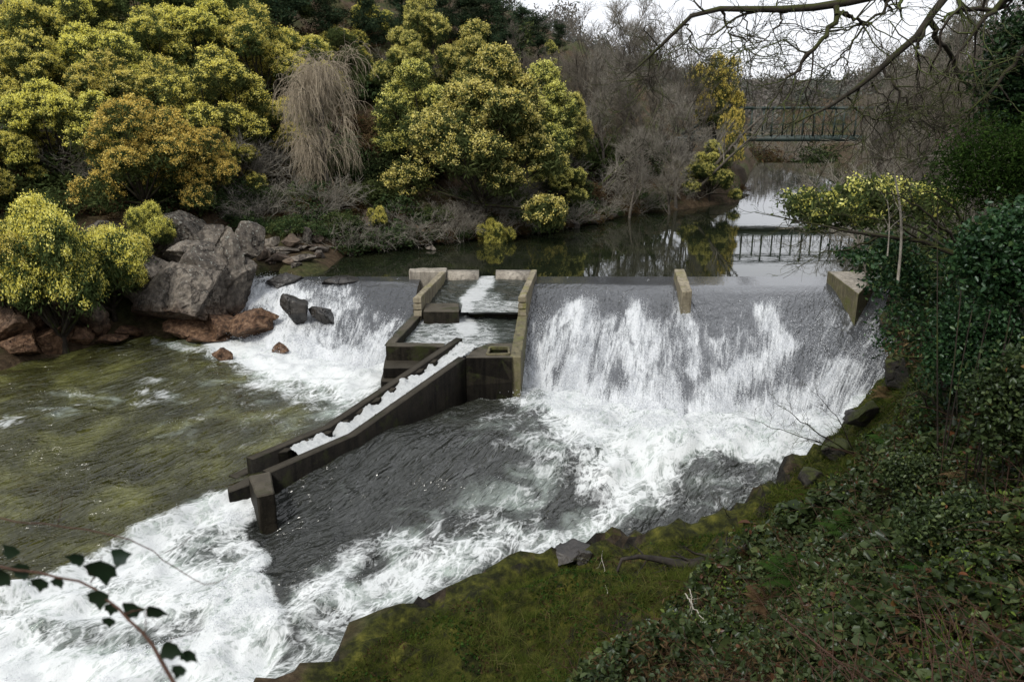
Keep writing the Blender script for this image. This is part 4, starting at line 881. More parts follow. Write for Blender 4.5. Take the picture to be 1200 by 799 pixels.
def thicket(name, label, seed, mat='twig_grey', h=2.2, n=26):
    r = np.random.default_rng(seed); t = thing(name, label, 'shrub')
    b = np.zeros((n, 3)); b[:, :2] = r.normal(size=(n, 2))*.35; b[:, 2] = -.2; d = unit(r.normal(size=(n, 3))*[1, 1, .3]+[0, 0, 1.4])
    Q = np.stack([b+d*h*s+[[0, 0, 0]] for s in np.linspace(0, 1, 6)], 1); Q[:, 2:] += r.normal(size=(n, 4, 3))*.06; R = np.tile(np.linspace(.02, .008, 6), (n, 1))
    Q2, R2 = grow(Q, R, 8, (.5, 1.1), (.3, 1.), 0., 5, r, .2, .7, .2, .008); Q3, R3 = grow(Q2, R2, 5, (.2, .5), (.3, 1.), 0., 3, r, .2, .7, .2, .006)
    obj('stems', *tubes(Q, R, 4), M[mat], t); obj('twigs', *join([tubes(Q2, R2, 3), tubes(Q3, R3, 3)]), M[mat], t); return t
PROTO = {}
def put(kind, h0, w0, u, vtop, D, label, wpx=None, group=None, rot=None, sink=0., zbase=None):
    """stand a tree at distance D on the ground so that its top reaches photo row vtop"""
    root = PROTO[kind]; ratio = {'p': 1.5, 'b': 1.05, 'w': 1.5, 'e': 1.0}.get(kind[0], 1.0) if kind != 'mT' else 1.2
    while True:
        top = PD(u, vtop, D); g = float(gz(top[0], D))-sink; hgt = top[2]-g
        if D < 27 or not wpx or hgt >= ratio*wpx/FP*(D*CP-(g+hgt/2-H)*SP): break
        D -= .4
    hgt = max(.6, hgt); sz = hgt/h0; sxy = sz
    if wpx: sxy = wpx/FP*(D*CP-(g+hgt/2-H)*SP)/w0
    rot = rng.uniform(0, 6.28) if rot is None else rot
    if not root.get('_used'):
        root['_used'] = 1; root.location = (top[0], D, g); root.rotation_euler = (0, 0, rot); root.scale = (sxy, sxy, sz); root['label'] = label
        if group: root['group'] = group
        return root
    o = dup(root, (top[0], D, g), rot, (sxy, sxy, sz), label, group)
    if '_used' in o: del o['_used']
    return o
PROTO['mA'] = mimosa('mimosa_tree', '', 201)
PROTO['mB'] = mimosa('mimosa_tree', '', 202, nl=20, Rc=3.1, zc=4.2, rl=(.55, 1.3))
PROTO['mG'] = mimosa('mimosa_tree', '', 203, yl='blossom_gold', bf=1.15)
PROTO['mP'] = mimosa('mimosa_tree', '', 204, nl=24, Rc=3.0, zc=4.4, hz=3.2, rl=(.6, 1.25), yl='blossom_pale', bf=.85, gf=1.4)
PROTO['mT'] = mimosa('mimosa_tree', '', 205, nl=12, Rc=1.7, zc=5.0, hz=3.2, rl=(.8, 1.2), yl='blossom_pale', bf=.8, gf=1.2)
PROTO['mS'] = mimosa('mimosa_bush', '', 206, nl=11, Rc=2.0, zc=2.1, hz=1.2, rl=(.6, 1.0), npuff=130, fork=.5, bf=1.15, fine=.72)
PROTO['eV'] = mimosa('evergreen_tree', '', 207, yl='mimosa_leaf', bf=.5, gf=1.4, nl=15)
for k in ('bA', 'bB', 'bC'): PROTO[k] = bare('bare_tree', '', 210+ord(k[1]), {'A': 'twig_brown', 'B': 'twig_grey', 'C': 'twig_brown'}[k[1]], lean={'A': (0, 0), 'B': (.8, .2), 'C': (-.6, 0)}[k[1]])
PROTO['pA'] = pine('pine_tree', '', 220); PROTO['pB'] = pine('pine_tree', '', 221)
PROTO['sD'] = shrub('dark_shrub', '', 230, 'dark_leaf', n=130, k=16, size=.08); PROTO['sB'] = shrub('bracken_clump', '', 231, 'brown_leaf', 'bracken', R=1.1, h=.9, n=110, k=16, size=.09, aspect=.25)
PROTO['sM'] = shrub('green_shrub', '', 232, 'mimosa_leaf', n=120, k=16, size=.08, aspect=.35); PROTO['tH'] = thicket('bare_thicket', '', 233)
H8 = 8.2; W8 = 8.
ML = 'mimosa trees flowering on the left hillside'
for k, u, v, D, w, lab in [
    ('mA', 30, 30, 58, 130, 'flowering mimosa at the upper left edge of the hillside, loose crown'), ('mB', 105, 8, 64, 140, 'flowering mimosa near the top left, bright crown under dark slope'),
    ('mA', 165, 2, 66, 130, 'bright mimosa at the top of the hillside, third from the left edge'), ('mB', 230, -22, 70, 140, 'highest mimosa crown cut by the top edge on the left half'),
    ('mA', 300, 0, 72, 130, 'mimosa at the top edge above the weeping tree'), ('mB', 345, 18, 66, 110, 'pale yellow mimosa just up the slope from the weeping tree'),
    ('mB', 52, 72, 52, 150, 'mimosa in the second row at the left edge, sparse and green below'), ('mA', 245, 48, 58, 150, 'wide bright yellow mimosa in the middle of the left hillside'),
    ('mB', 305, 92, 52, 110, 'mimosa directly left of the weeping tree, green shaded foot'), ('mA', 115, 55, 57, 130, 'mimosa behind the golden crown, uphill to its left'),
    ('mA', 190, 62, 54, 120, 'mimosa just above the golden crown'), ('mB', 10, 130, 47, 100, 'mimosa cut by the left edge halfway down the slope'),
    ('mG', 150, 98, 46, 170, 'golden orange mimosa with a rounded crown low on the left hillside'), ('mG', 222, 135, 44, 120, 'golden mimosa right of the rounded golden crown, drooping towards the path'),
    ('mB', 268, 150, 45, 80, 'small greenish mimosa low between the golden crowns and the weeping tree'),
    ('mB', 15, -25, 74, 130, 'mimosa cut by the top left corner'), ('mA', 85, -35, 78, 130, 'mimosa cut by the top edge near the left corner'), ('mB', 400, 20, 78, 70, 'small mimosa above and behind the weeping tree'), ('mA', -70, 40, 56, 140, 'mimosa just outside the left edge, upper row'), ('mB', -90, 120, 46, 150, 'mimosa just outside the left edge, lower row'),
    ('mA', 432, -5, 82, 60, 'thin yellow mimosa high on the slope above the weeping tree')]:
    put(k, H8, W8, u, v, D, lab, w, ML, sink=.4)
ML2 = 'pale mimosas around the large central tree'
for k, u, v, D, w, lab in [
    ('mP', 565, 62, 50, 210, 'large spreading green and yellow mimosa in the middle of the far bank'), ('mP', 500, 78, 49, 150, 'left half crown of the central mimosa group, bright yellow left rim'), ('mP', 622, 78, 49.5, 130, 'right crown of the central mimosa group reaching to the water'),
    ('mT', 675, 112, 51.5, 60, 'slim pale mimosa at the right end of the central group'), ('mP', 655, 170, 50.5, 80, 'low pale mimosa bough above the far waterline'), ('mT', 490, -4, 74, 100, 'tall pale green mimosa rising above the central group'), ('mP', 545, 30, 66, 120, 'pale mimosa crown behind the central group'),
    ('mT', 735 if False else 645, 48, 72, 34, 'narrow pointed yellow tree behind the right of the central group'), ('mG', 846, 50, 66, 76, 'golden mimosa standing over the left bank near the bridge'), ('mG', 862, 118, 62, 36, 'small dark yellow bough just below the golden mimosa by the bridge'),
    ('mP', 836, 168, 58, 70, 'low pale green mimosa at the bend of the left bank'), ('mP', 470, 40, 78, 90, 'green mimosa high behind the weeping tree')]:
    put(k, H8, W8, u, v, D, lab, w, ML2, sink=.3)
for u, v, D, w, lab in [(45, 232, 29.6, 170, 'big bright yellow mimosa bush overhanging the green pool at the left edge'), (118, 266, 29.3, 110, 'bright mimosa bush over the pool, nearest to the big boulder'), (0, 262, 29.0, 130, 'low mimosa bush leaning over the far left shore'),
                        (-70, 270, 28.8, 130, 'mimosa bush on the shore outside the left edge'), (172, 238, 34.5, 66, 'small loose mimosa bush rooted above the big boulder'), (14, 250, 34, 90, 'mimosa bush behind the overhanging one at the left edge'), (578, 257, 43.8, 44, 'little yellow mimosa bush at the far waterline under the central tree'), (640, 228, 46.8, 54, 'pale mimosa bush hanging over the far waterline'),
                        (443, 242, 41.8, 30, 'small mimosa sprig by the path at the far bank')]:
    put('mS', 3.8, 5.6, u, v, D, lab, w, 'low mimosa bushes by the water')
PROTO['wp'] = weeping('weeping_tree', 'leafless weeping tree with pale hanging twigs between the yellow mimosas', 208)
put('wp', 9.0, 6.6, 374, 46, 44.5, 'leafless weeping tree with long pale hanging twigs between the yellow mimosas', 122)
put('bB', 9.2, 7, 236, 42, 53, 'small grey leafless tree among the yellow mimosas', 70)
GT = 'leafless trees on the far left bank'
for k, u, v, D, w, lab in [('bA', 690, 30, 58, 120, 'brown leafless tree right behind the central mimosa group'), ('bB', 735, 18, 60, 130, 'grey leafless tree in the middle of the far bank row'), ('bC', 775, 20, 60, 130, 'tallest leafless tree of the far bank row'), ('bA', 815, 40, 64, 110, 'leafless tree left of the golden mimosa by the bridge'),
                           ('bB', 715, 80, 54, 110, 'low grey leafless tree over the leaning trunk'), ('bC', 760, 95, 54, 120, 'spreading leafless tree hanging towards the water'), ('bB', 800, 120, 57, 110, 'leafless tree with drooping twigs at the bend'), ('bA', 705, 45, 74, 100, 'hazy leafless tree high behind the row'),
                           ('bC', 650, 62, 84, 90, 'hazy brown leafless tree below the ridge pines'), ('bB', 748, 40, 88, 90, 'hazy leafless tree on the ridge end'), ('bA', 858, 115, 80, 50, 'thin leafless tree at the left end of the bridge'), ('bB', 835, 160, 62, 60, 'low leafless tree at the waterline near the bridge'), ('bC', 690, 60, 100, 80, 'far leafless tree on the ridge line'), ('bA', 610, 40, 90, 70, 'far leafless tree left on the ridge line'),
                           ('bB', 740, 165, 52.5, 90, 'low twiggy grey tree dipping to the dark water'), ('bB', 790, 175, 54, 90, 'low pale twiggy tree beside the bend of the bank')]:
    put(k, 9.2, 7, u, v, D, lab, w, GT)
PT = 'pines along the left ridge'
for i, (u, v, D, w) in enumerate([(425, -25, 92, 70), (470, -30, 96, 70), (515, -22, 98, 60), (555, -12, 102, 60), (590, 0, 106, 56), (612, 4, 104, 46), (632, 14, 112, 46), (655, 24, 116, 34), (570, -10, 112, 60), (380, -45, 96, 80), (538, -20, 92, 60), (325, -70, 94, 90), (600, 24, 96, 40), (500, 5, 88, 50)]):
    put('pA' if i % 2 else 'pB', 11.6, 6.2, u, v, D, ['dark pine on the ridge left of the sky gap', 'tall dark pine on the wooded ridge'][i % 2], w, PT)
for i, (u, v, D, w) in enumerate([(60, -50, 90, 120), (150, -80, 96, 130), (-50, -30, 76, 120), (255, -60, 96, 130), (330, -50, 96, 90), (200, -90, 100, 110), (400, 30, 66, 70), (420, 60, 56, 50)]):
    put('eV', H8, W8, u, v, D, 'dark green evergreen above the yellow mimosas' if i < 6 else ['dark evergreen behind the weeping tree', 'narrow dark evergreen right of the weeping tree'][i-6], w, 'evergreens up the left slope')
# shrub cover of the left bank: placed along photo rows, standing on the ground
SG = 'undergrowth shrubs on the left hillside'; r_ = np.random.default_rng(5)
kinds = ['sD', 'sB', 'sM', 'tH', 'sD', 'sB']; SL = {'sD': 'dark green shrub in the undergrowth of the left hillside', 'sB': 'rusty brown bracken clump on the left hillside', 'sM': 'grey green shrub in the undergrowth of the left hillside', 'tH': 'bare grey twig thicket on the left hillside'}
cnt = 0
for row, (v0, stepu, hm) in enumerate([(60, 60, 2.6), (110, 55, 2.4), (150, 48, 2.0), (185, 40, 1.8), (210, 34, 1.5), (235, 24, 1.2), (250, 20, 1.0), (262, 18, .8), (273, 16, .7)]):
    for u in np.arange(-130 if row < 7 else 290, (760 if row < 7 else 640) if row > 2 else 640, stepu):
        uu = u+r_.uniform(-14, 14); q = onground(uu, v0+r_.uniform(-8, 8), 25)
        if q[1] > 150 or -sdp(q[0], q[1], RIV) < .3 or (row == 5 and 460 < uu < 530): continue
        k = kinds[r_.integers(0, 6)]; s = hm*r_.uniform(.6, 1.1)
        root = PROTO[k]; g = float(gz(q[0], q[1]))
        if not root.get('_used'):
            root['_used'] = 1; root.location = (q[0], q[1], g-.1); root.scale = (s, s, s*.8); root['label'] = SL[k]; root['group'] = SG+', '+k
        else:
            o = dup(root, (q[0], q[1], g-.1), r_.uniform(0, 6), (s, s, s*.8), SL[k], None)
            if '_used' in o: del o['_used']
        cnt += 1
# waterline brush of the far bank
for i, u in enumerate(np.arange(388, 880, 11)):
    vv = np.interp(u, [385, 480, 560, 640, 740, 870], [299, 286, 279, 270, 250, 225]); q = P(u, vv-3, .3); k = ['sB', 'tH', 'sD', 'sB'][i % 4]; s = r_.uniform(.5, 1.1)
    o = dup(PROTO[k], (q[0], q[1]+.7, .15), r_.uniform(0, 6), (s, s, s*.8), {'sB': 'rusty brown bracken hanging over the far waterline', 'tH': 'bare grey twigs hanging over the far waterline', 'sD': 'dark green shrub hanging over the far waterline'}[k], None)
    o['group'] = {'sB': 'bracken', 'tH': 'thickets', 'sD': 'dark shrubs'}[k]+' along the far waterline'
    if '_used' in o: del o['_used']
for k, nm in (('sD', 'dark shrubs'), ('sB', 'bracken clumps'), ('sM', 'grey green shrubs'), ('tH', 'thickets')):
    for o in list(COL.objects):
        if o.get('label') == SL[k]: o['group'] = nm+' on the left hillside'
for a, label in [([(680, 246, 52, .20), (700, 222, 52.5, .17), (726, 196, 53, .12), (740, 182, 53.5, .05)], 'thick dark trunk leaning out over the water from the far bank'),
                 ([(686, 243, 51, .10), (706, 228, 51, .08), (724, 208, 51, .05)], 'thinner dark trunk leaning out just below the thick one'),
                 ([(820, 210, 55, .16), (850, 180, 54, .12), (877, 150, 53, .08), (905, 128, 52, .04)], 'long pale leaning trunk reaching towards the bridge from the left bank'),
                 ([(822, 212, 54, .10), (856, 183, 53, .08), (884, 158, 52, .05), (896, 140, 51, .03)], 'second leaning stem just below the long pale one near the bridge'),
                 ([(816, 205, 56, .09), (838, 172, 56, .06), (862, 140, 56, .03)], 'upper of the leaning stems near the bridge'), ([(1020, 330, 28, .07), (1012, 300, 28, .05), (1000, 262, 28, .03)], 'slim leaning stem behind the weir abutment')]:
    t = thing('leaning_tree', label, 'tree'); Q = np.array([[*PD(u, v, D), r0] for u, v, D, r0 in a]); Q[0, 2] -= .3; R_ = resample(Q, 14); Q0 = R_[None, :, :3]; R0 = R_[None, :, 3]
    rr_ = np.random.default_rng(int(a[0][0])); obj('trunk', *tubes(Q0, R0, 7), M['bark_grey' if 'pale' in label or 'stem' in label else 'bark_dark'], t, True)
    Q1, R1 = grow(Q0, R0, 12, (.8, 2.2), (.3, 1.0), .08, 6, rr_, .3, .5, .15, .015); Q2, R2 = grow(Q1, R1, 6, (.3, .9), (.3, 1.), 0, 4, rr_, .2, .6, .2, .01)
    obj('branches', *join([tubes(Q1, R1, 4), tubes(Q2, R2, 3)]), M['twig_grey'], t)
# far wood beyond the bridge: reads as one mass
def far_wood():
    r = np.random.default_rng(301); V = []; F = []; A = []; o = 0; n = 0
    pts = []
    while n < 620:
        x = r.uniform(-20, 170); y = r.uniform(112, 330)
        if x < 48 and y < 118: continue
        g = float(gz(x, y)); pts.append((x, y, g)); n += 1
    cc = []; 
    for x, y, g in pts:
        h_ = r.uniform(3.5, 6.5); k = 60; d = unit(r.normal(size=(k, 3))); cc.append(np.array([x, y, g+h_*.55])+d*[h_*.42, h_*.42, h_*.5]*r.uniform(.4, 1, (k, 1)))
    c = np.concatenate(cc); c = np.repeat(c, 6, 0)+r.normal(size=(len(c)*6, 3))*.45
    V, F, a = cards(c, .30, r, .2, .35); a = np.repeat(r.uniform(0, 1, 620), 60*6*4)*.6+a*.4
    return V, F, a
M['wood'] = leaf_mat('far_wood', [(0, (.10, .095, .085)), (.45, (.17, .155, .14)), (.6, (.12, .125, .11)), (1, (.08, .10, .08))], .2, 0)  # greys lightened in place of haze, no hazy air is modelled
V, F, a = far_wood(); struct(obj('far_wood', V, F, M['wood'], attrs={'var': a}), 'stuff', 'leafless wood in haze-pale greys covering the hill beyond the bridge', 'wood')
# right bank trees
RT = 'leafless trees on the steep right bank'
for k, u, v, D, w, lab in [('bA', 1040, 75, 60, 100, 'leafless tree at the right end of the bridge'), ('bC', 1085, 45, 52, 110, 'tall leafless tree behind the mossy overhanging limbs'), ('bB', 1130, 10, 44, 130, 'grey leafless tree on the right slope, half hidden by the limbs'), ('bA', 1165, -30, 36, 170, 'leafless tree at the upper right corner'),
                           ('bC', 1040, 100, 74, 80, 'hazy leafless tree beyond the right end of the bridge'), ('bB', 1060, 90, 48, 120, 'low leafless tree below the right end of the bridge'), ('bA', 1100, 120, 40, 130, 'twiggy leafless tree above the right waterline'), ('bC', 1130, 60, 32, 150, 'leafless tree left of the dark green bush'),
                           ('bB', 1035, 150, 64, 60, 'small leafless tree at the far right waterline'), ('bA', 1055, 175, 52, 70, 'low twiggy tree over the right waterline'), ('bB', 1085, 170, 36, 110, 'pale twiggy tree behind the right mimosa bush'), ('bC', 1010, 130, 84, 50, 'hazy leafless tree seen through the bridge'), ('bC', 1180, 60, 30, 160, 'dark leafless tree at the right edge'), ('bB', 1140, 200, 24, 130, 'brushy leafless tree at the right edge above the weir')]:
    put(k, 9.2, 7, u, v, D, lab, w, RT)
for i, (u, v, D, w) in enumerate([(1100, 40, 78, 70), (1055, 72, 96, 50), (1130, 15, 74, 80), (1175, 20, 64, 90)]): put('pA' if i % 2 else 'pB', 11.6, 6.2, u, v, D, 'dark pine on the slope behind the right bank trees', w, 'pines on the right slope')
for i, (u, v, D, s, k) in enumerate([(1010, 190, 60, 2.4, 'tH'), (1040, 205, 52, 2.2, 'sD'), (1070, 215, 44, 2.2, 'tH'), (1035, 230, 40, 2.0, 'tH'), (1075, 250, 34, 2., 'sD'), (1100, 230, 38, 2.4, 'tH'), (1110, 270, 30, 2., 'sM'), (1075, 300, 30, 1.8, 'tH'), (1060, 325, 30, 1.5, 'sD'), (1110, 330, 25, 1.6, 'sD'), (1150, 300, 24, 2, 'sM'), (1180, 260, 26, 2.4, 'sD'), (990, 196, 70, 2.4, 'sB'), (1140, 370, 20, 1.2, 'sD'), (1095, 390, 21, 1.1, 'sB'), (960, 180, 104, 3, 'sD'), (890, 178, 106, 3, 'sB'), (920, 180, 108, 3, 'tH')]):
    q = PD(u, v, D); g = float(gz(q[0], q[1])); o = dup(PROTO[k], (q[0], q[1], g-.1), i*1.3, (s, s, s*.9), {'sD': 'dark green shrub on the right bank', 'tH': 'bare grey thicket on the right bank', 'sM': 'grey green shrub on the right bank', 'sB': 'rusty brown bracken on the river bank'}[k])
    o['group'] = {'sD': 'dark shrubs', 'tH': 'thickets', 'sM': 'green shrubs', 'sB': 'bracken'}[k]+' on the right bank'
    if '_used' in o: del o['_used']
for k in PROTO:
    if '_used' in PROTO[k]: del PROTO[k]['_used']
# ------------------------------------------------------------------ overhanging limbs, upper right
def traced(pts, K=14, jit=.0, r=None):
    """(u, v, D, radius) rows -> world polyline"""
    Q = resample(np.array([[*PD(u, v, D), q] for u, v, D, q in pts]), K)
    if jit: Q[1:-1, :3] += r.normal(size=(K-2, 3))*jit
    return Q
r = np.random.default_rng(401)
ov = thing('overhanging_tree', 'large mossy tree at the top right whose bare crooked limbs hang over the river', 'tree')
limbs = [
 [(1290, 40, 11.5, .20), (1200, -60, 12, .13), (1100, -30, 12, .085), (1022, -3, 12, .060), (985, 5, 12, .056), (947, 12, 12.2, .052), (900, 8, 12.3, .046), (867, 12, 12.4, .042), (843, 10, 12.5, .038), (820, 12, 12.6, .034), (800, 26, 12.6, .030), (785, 46, 12.7, .027), (770, 63, 12.7, .022), (753, 71, 12.8, .016), (734, 91, 12.9, .008)],
 [(770, 63, 12.7, .018), (769, 80, 12.6, .013), (766, 94, 12.6, .009), (750, 102, 12.6, .005)],
 [(1290, 60, 11.5, .17), (1200, -20, 11, .10), (1130, -25, 10.8, .07), (1103, 0, 10.8, .050), (1077, 37, 10.8, .045), (1047, 70, 10.9, .040), (1013, 97, 11, .033), (990, 113, 11.1, .028), (967, 125, 11.2, .020), (945, 136, 11.3, .013), (920, 150, 11.3, .007)],
 [(980, 8, 12, .045), (982, 20, 11.9, .040), (973, 32, 11.8, .036), (963, 50, 11.7, .030), (940, 67, 11.7, .026), (942, 82, 11.7, .022), (927, 88, 11.7, .019), (920, 87, 11.7, .016), (918, 103, 11.6, .012), (905, 122, 11.6, .008), (899, 135, 11.6, .007), (899, 154, 11.6, .004)],
 [(980, 18, 11.9, .034), (1000, 19, 11.9, .026), (1013, 31, 11.9, .022), (1022, 27, 11.9, .018)], [(1013, 31, 11.9, .016), (993, 60, 11.9, .012), (973, 82, 11.9, .008), (957, 98, 12, .004)],
 [(1089, 24, 12.5, .045), (1100, 45, 12.7, .038), (1113, 67, 13, .034), (1130, 97, 13.3, .030), (1150, 112, 13.6, .022), (1167, 130, 14, .012)],
 [(1079, 34, 10.8, .03), (1077, 60, 10.7, .020), (1073, 87, 10.7, .014), (1083, 118, 10.6, .006)], [(1035, 80, 10.9, .020), (1053, 107, 10.8, .016), (1070, 128, 10.7, .012), (1087, 147, 10.6, .006)],
 [(993, 113, 11.1, .014), (1007, 133, 11.1, .010), (1030, 142, 11.1, .004)], [(843, 10, 12.5, .024), (850, 28, 12.5, .018), (864, 44, 12.5, .013), (888, 50, 12.5, .006)], [(867, 12, 12.4, .016), (880, 30, 12.3, .010), (872, 60, 12.3, .006), (895, 80, 12.3, .003)],
 [(800, 26, 12.6, .016), (812, 40, 12.6, .012), (805, 60, 12.6, .005)], [(1022, 97, 11, .012), (1040, 120, 10.9, .008), (1075, 128, 10.9, .004)], [(1200, -30, 10.5, .05), (1160, 20, 10.4, .03), (1130, 50, 10.4, .018), (1115, 90, 10.3, .007)],
 [(1240, 20, 10, .05), (1190, 70, 10.2, .028), (1150, 120, 10.4, .016), (1095, 170, 10.6, .006)], [(1060, -20, 12, .03), (1020, 30, 12, .016), (960, 40, 12, .008), (920, 30, 12, .004)], [(920, 8, 12.3, .02), (905, 40, 12.2, .010), (880, 62, 12.2, .005)]]
Qs = np.array([traced(l, 18, .02, r) for l in limbs]); LQ, LR = Qs[..., :3], Qs[..., 3]
bx = PD(1290, 40, 11.5); gb = float(gz(bx[0]+1.2, 11.0))
tk = resample(np.array([[bx[0]+1.2, 11.0, gb-.5, .34], [bx[0]+.7, 11.2, (gb+bx[2])/2, .28], [bx[0], 11.5, bx[2], .22]]), 10)[None]
obj('trunk', *tubes(tk[..., :3], tk[..., 3], 10), M['bark_moss'], ov, True)
obj('limbs', *tubes(LQ, LR, 8), M['bark_moss'], ov, True)
A1 = grow(LQ, LR, 9, (.5, 1.7), (.4, 1.2), -.04, 9, r, .28, .5, .30, .008); A2 = grow(*A1, 5, (.25, .8), (.4, 1.2), -.02, 6, r, .2, .6, .32, .005); A3 = grow(*A2, 3, (.1, .35), (.4, 1.2), 0, 4, r, .2, .7, .3, .0035)
obj('twigs', *join([tubes(*A1, 4), tubes(*A2, 3), tubes(*A3, 3)]), M['bark_dark'], ov)
# mossy bough reaching left over the abutment, with hanging ivy
bo = thing('mossy_bough', 'thin leaning tree with a long mossy bough reaching left in front of the weir abutment', 'tree')
bl = [[(1230, 420, 9.5, .12), (1190, 335, 10.5, .07), (1170, 320, 11, .055), (1133, 300, 11.4, .045), (1077, 282, 11.8, .035), (1030, 277, 12, .028), (987, 270, 12.1, .022), (950, 262, 12.2, .013), (915, 255, 12.3, .009), (885, 249, 12.4, .004)],
      [(1077, 282, 11.8, .02), (1050, 262, 11.7, .014), (1010, 252, 11.7, .009), (960, 252, 11.7, .004)], [(1133, 300, 11.4, .03), (1100, 262, 11, .018), (1075, 240, 11, .012), (1040, 226, 11, .006)], [(1030, 277, 12, .02), (1000, 290, 12, .012), (960, 298, 12, .006), (930, 305, 12, .003)],
      [(987, 270, 12.1, .014), (950, 275, 12.1, .008), (915, 262, 12.1, .004)], [(1150, 308, 11.2, .03), (1120, 240, 11.2, .018), (1090, 225, 11.2, .01), (1060, 222, 11.2, .005)]]
Q = np.array([traced(l, 16, .015, r) for l in bl]); B0 = (Q[..., :3], Q[..., 3]); B1 = grow(*B0, 9, (.3, 1.0), (.4, 1.1), .02, 7, r, .25, .5, .25, .005); B2 = grow(*B1, 4, (.12, .4), (.4, 1.2), 0, 4, r, .2, .6, .3, .003)
obj('limbs', *tubes(*B0, 7), M['bark_moss'], bo, True); obj('twigs', *join([tubes(*B1, 3), tubes(*B2, 3)]), M['bark_dark'], bo)
# yellow-green mimosa spray at the right, carried by its own stems
ms_ = thing('mimosa_bush', 'pale yellow green mimosa spray spreading over the right bank above the weir abutment', 'bush')
cl = []
for u, v, wu, hv, D, n in [(955, 248, 26, 12, 14, 40), (985, 240, 26, 14, 14, 50), (1012, 222, 20, 10, 14.2, 30), (1022, 236, 30, 16, 14.3, 60), (1060, 232, 32, 18, 14.5, 70), (1085, 240, 20, 16, 14.6, 40), (940, 238, 14, 8, 13.9, 20), (1000, 258, 40, 8, 14.1, 40)]:
    c = PD(u, v, D); k = D/FP*1.02; cl.append(c+r.normal(size=(n, 3))*[wu*.5*k, .35, hv*.5*k])
cl = np.concatenate(cl)
V, F, a = foliage(cl, None, r, 26, .10, .055, .3, .35); obj('foliage', V, F, M['mimosa_leaf'], ms_, attrs={'var': a})
V, F, a = foliage(cl[::2]+[0, 0, .06], None, r, 20, .07, .030, .3, .7); obj('blossom', V, F, M['blossom_pale'], ms_, attrs={'var': a})
st0 = PD(1190, 330, 15.5); st0[2] = float(gz(st0[0], st0[1]))-.3
Qm = np.array([resample(np.array([[*st0, .035], [*(st0*.75+c*.25+[.3, 0, .5]), .03], [*(st0*.35+c*.65+[.1, 0, .45]), .02], [*c, .008]]), 8) for c in cl[r.integers(0, len(cl), 5)]]); obj('stems', *tubes(Qm[..., :3], Qm[..., 3], 4), M['bark_grey'], ms_)
# pale sapling
sp_ = thing('pale_sapling', 'thin pale leafless sapling standing in front of the mimosa spray at the right', 'tree')
Q = np.array([traced(l, 12) for l in [[(1052, 330, 11.5, .022), (1057, 280, 11.5, .018), (1055, 240, 11.5, .016), (1049, 210, 11.5, .013), (1045, 182, 11.5, .008), (1049, 168, 11.5, .004)], [(1046, 190, 11.5, .010), (1025, 178, 11.5, .008), (1004, 167, 11.6, .005), (985, 162, 11.6, .003)], [(1045, 200, 11.5, .006), (1075, 182, 11.4, .005), (1110, 184, 11.3, .003)], [(1040, 300, 11.6, .012), (1043, 262, 11.6, .009), (1040, 234, 11.6, .005)]]])
obj('stem', *tubes(Q[..., :3], Q[..., 3], 6), M['pale_bark'], sp_, True)
B1 = grow(Q[..., :3], Q[..., 3], 6, (.2, .7), (.4, 1.), .03, 5, r, .3, .6, .2, .003); obj('twigs', *tubes(*B1, 3), M['pale_bark'], sp_)
# ------------------------------------------------------------------ leaf shapes for near plants: folded 6-vertex leaves
def leaves(c, size, r, bias=.9, asp=.62, droop=.25, dirs=None):
    n = len(c); nrm = unit(r.normal(size=(n, 3))*[.7, .7, .5]+np.array([0, 0, bias])); a = unit(np.cross(nrm, r.normal(size=(n, 3)))); b = np.cross(nrm, a)
    s = (size*r.uniform(.55, 1.3, n))[:, None]; f = nrm*s*.22
    V = np.stack([c-a*s*.9, c-a*s*.25-b*s*asp+f, c+a*s*.45-b*s*asp*.8+f-nrm*s*droop*.4, c+a*s*1.1-nrm*s*droop, c+a*s*.45+b*s*asp*.8+f-nrm*s*droop*.4, c-a*s*.25+b*s*asp+f], 1).reshape(-1, 3)
    i = np.arange(n)[:, None]*6; F = np.concatenate([i+[0, 1, 2, 3], i+[0, 3, 4, 5]]); return V, F, np.repeat(r.uniform(0, 1, n), 6)
def scatter(poly_px, n, box, r, pw=1.3, lift=0.):
    out = []; m = 0
    while m < n:
        x = r.uniform(box[0], box[1], 60000); y = r.uniform(box[2], box[3], 60000); d = np.hypot(x, y)
        k = r.uniform(size=60000) < np.minimum(1, (2.6/d)**pw); x, y = x[k], y[k]; z = gz(x, y); u, v = proj(x, y, z+lift)
        ok = inside(u, v, poly_px) & (sdp(x, y, RIV) < -.1); out.append(np.stack([x[ok], y[ok], z[ok]], 1)); m += ok.sum()
    return np.concatenate(out)[:n]
M['weed'] = leaf_mat('weed_leaf', [(0, (.03, .05, .01)), (.6, (.075, .11, .022)), (1, (.14, .19, .04))], .3, 0)
M['tuft'] = leaf_mat('tuft_blade', [(0, (.028, .038, .008)), (.5, (.06, .072, .014)), (.8, (.10, .11, .028)), (1, (.18, .14, .065))], .35, 0)
BP = [(1330, 400), (1200, 380), (1120, 350), (1085, 420), (1062, 470), (1035, 520), (985, 580), (930, 620), (880, 650), (820, 690), (770, 740), (710, 790), (660, 830), (600, 900), (1500, 1000), (1400, 500)]
def hum(x, y): return .08+.75*np.clip(fbm(x*.9, y*.9, 0, 3, 201)-.32, 0, 1)*2*sst(1.5, 6, np.hypot(x, y))+.12*fbm(x*4, y*4, 0, 2, 202)
r = np.random.default_rng(410)
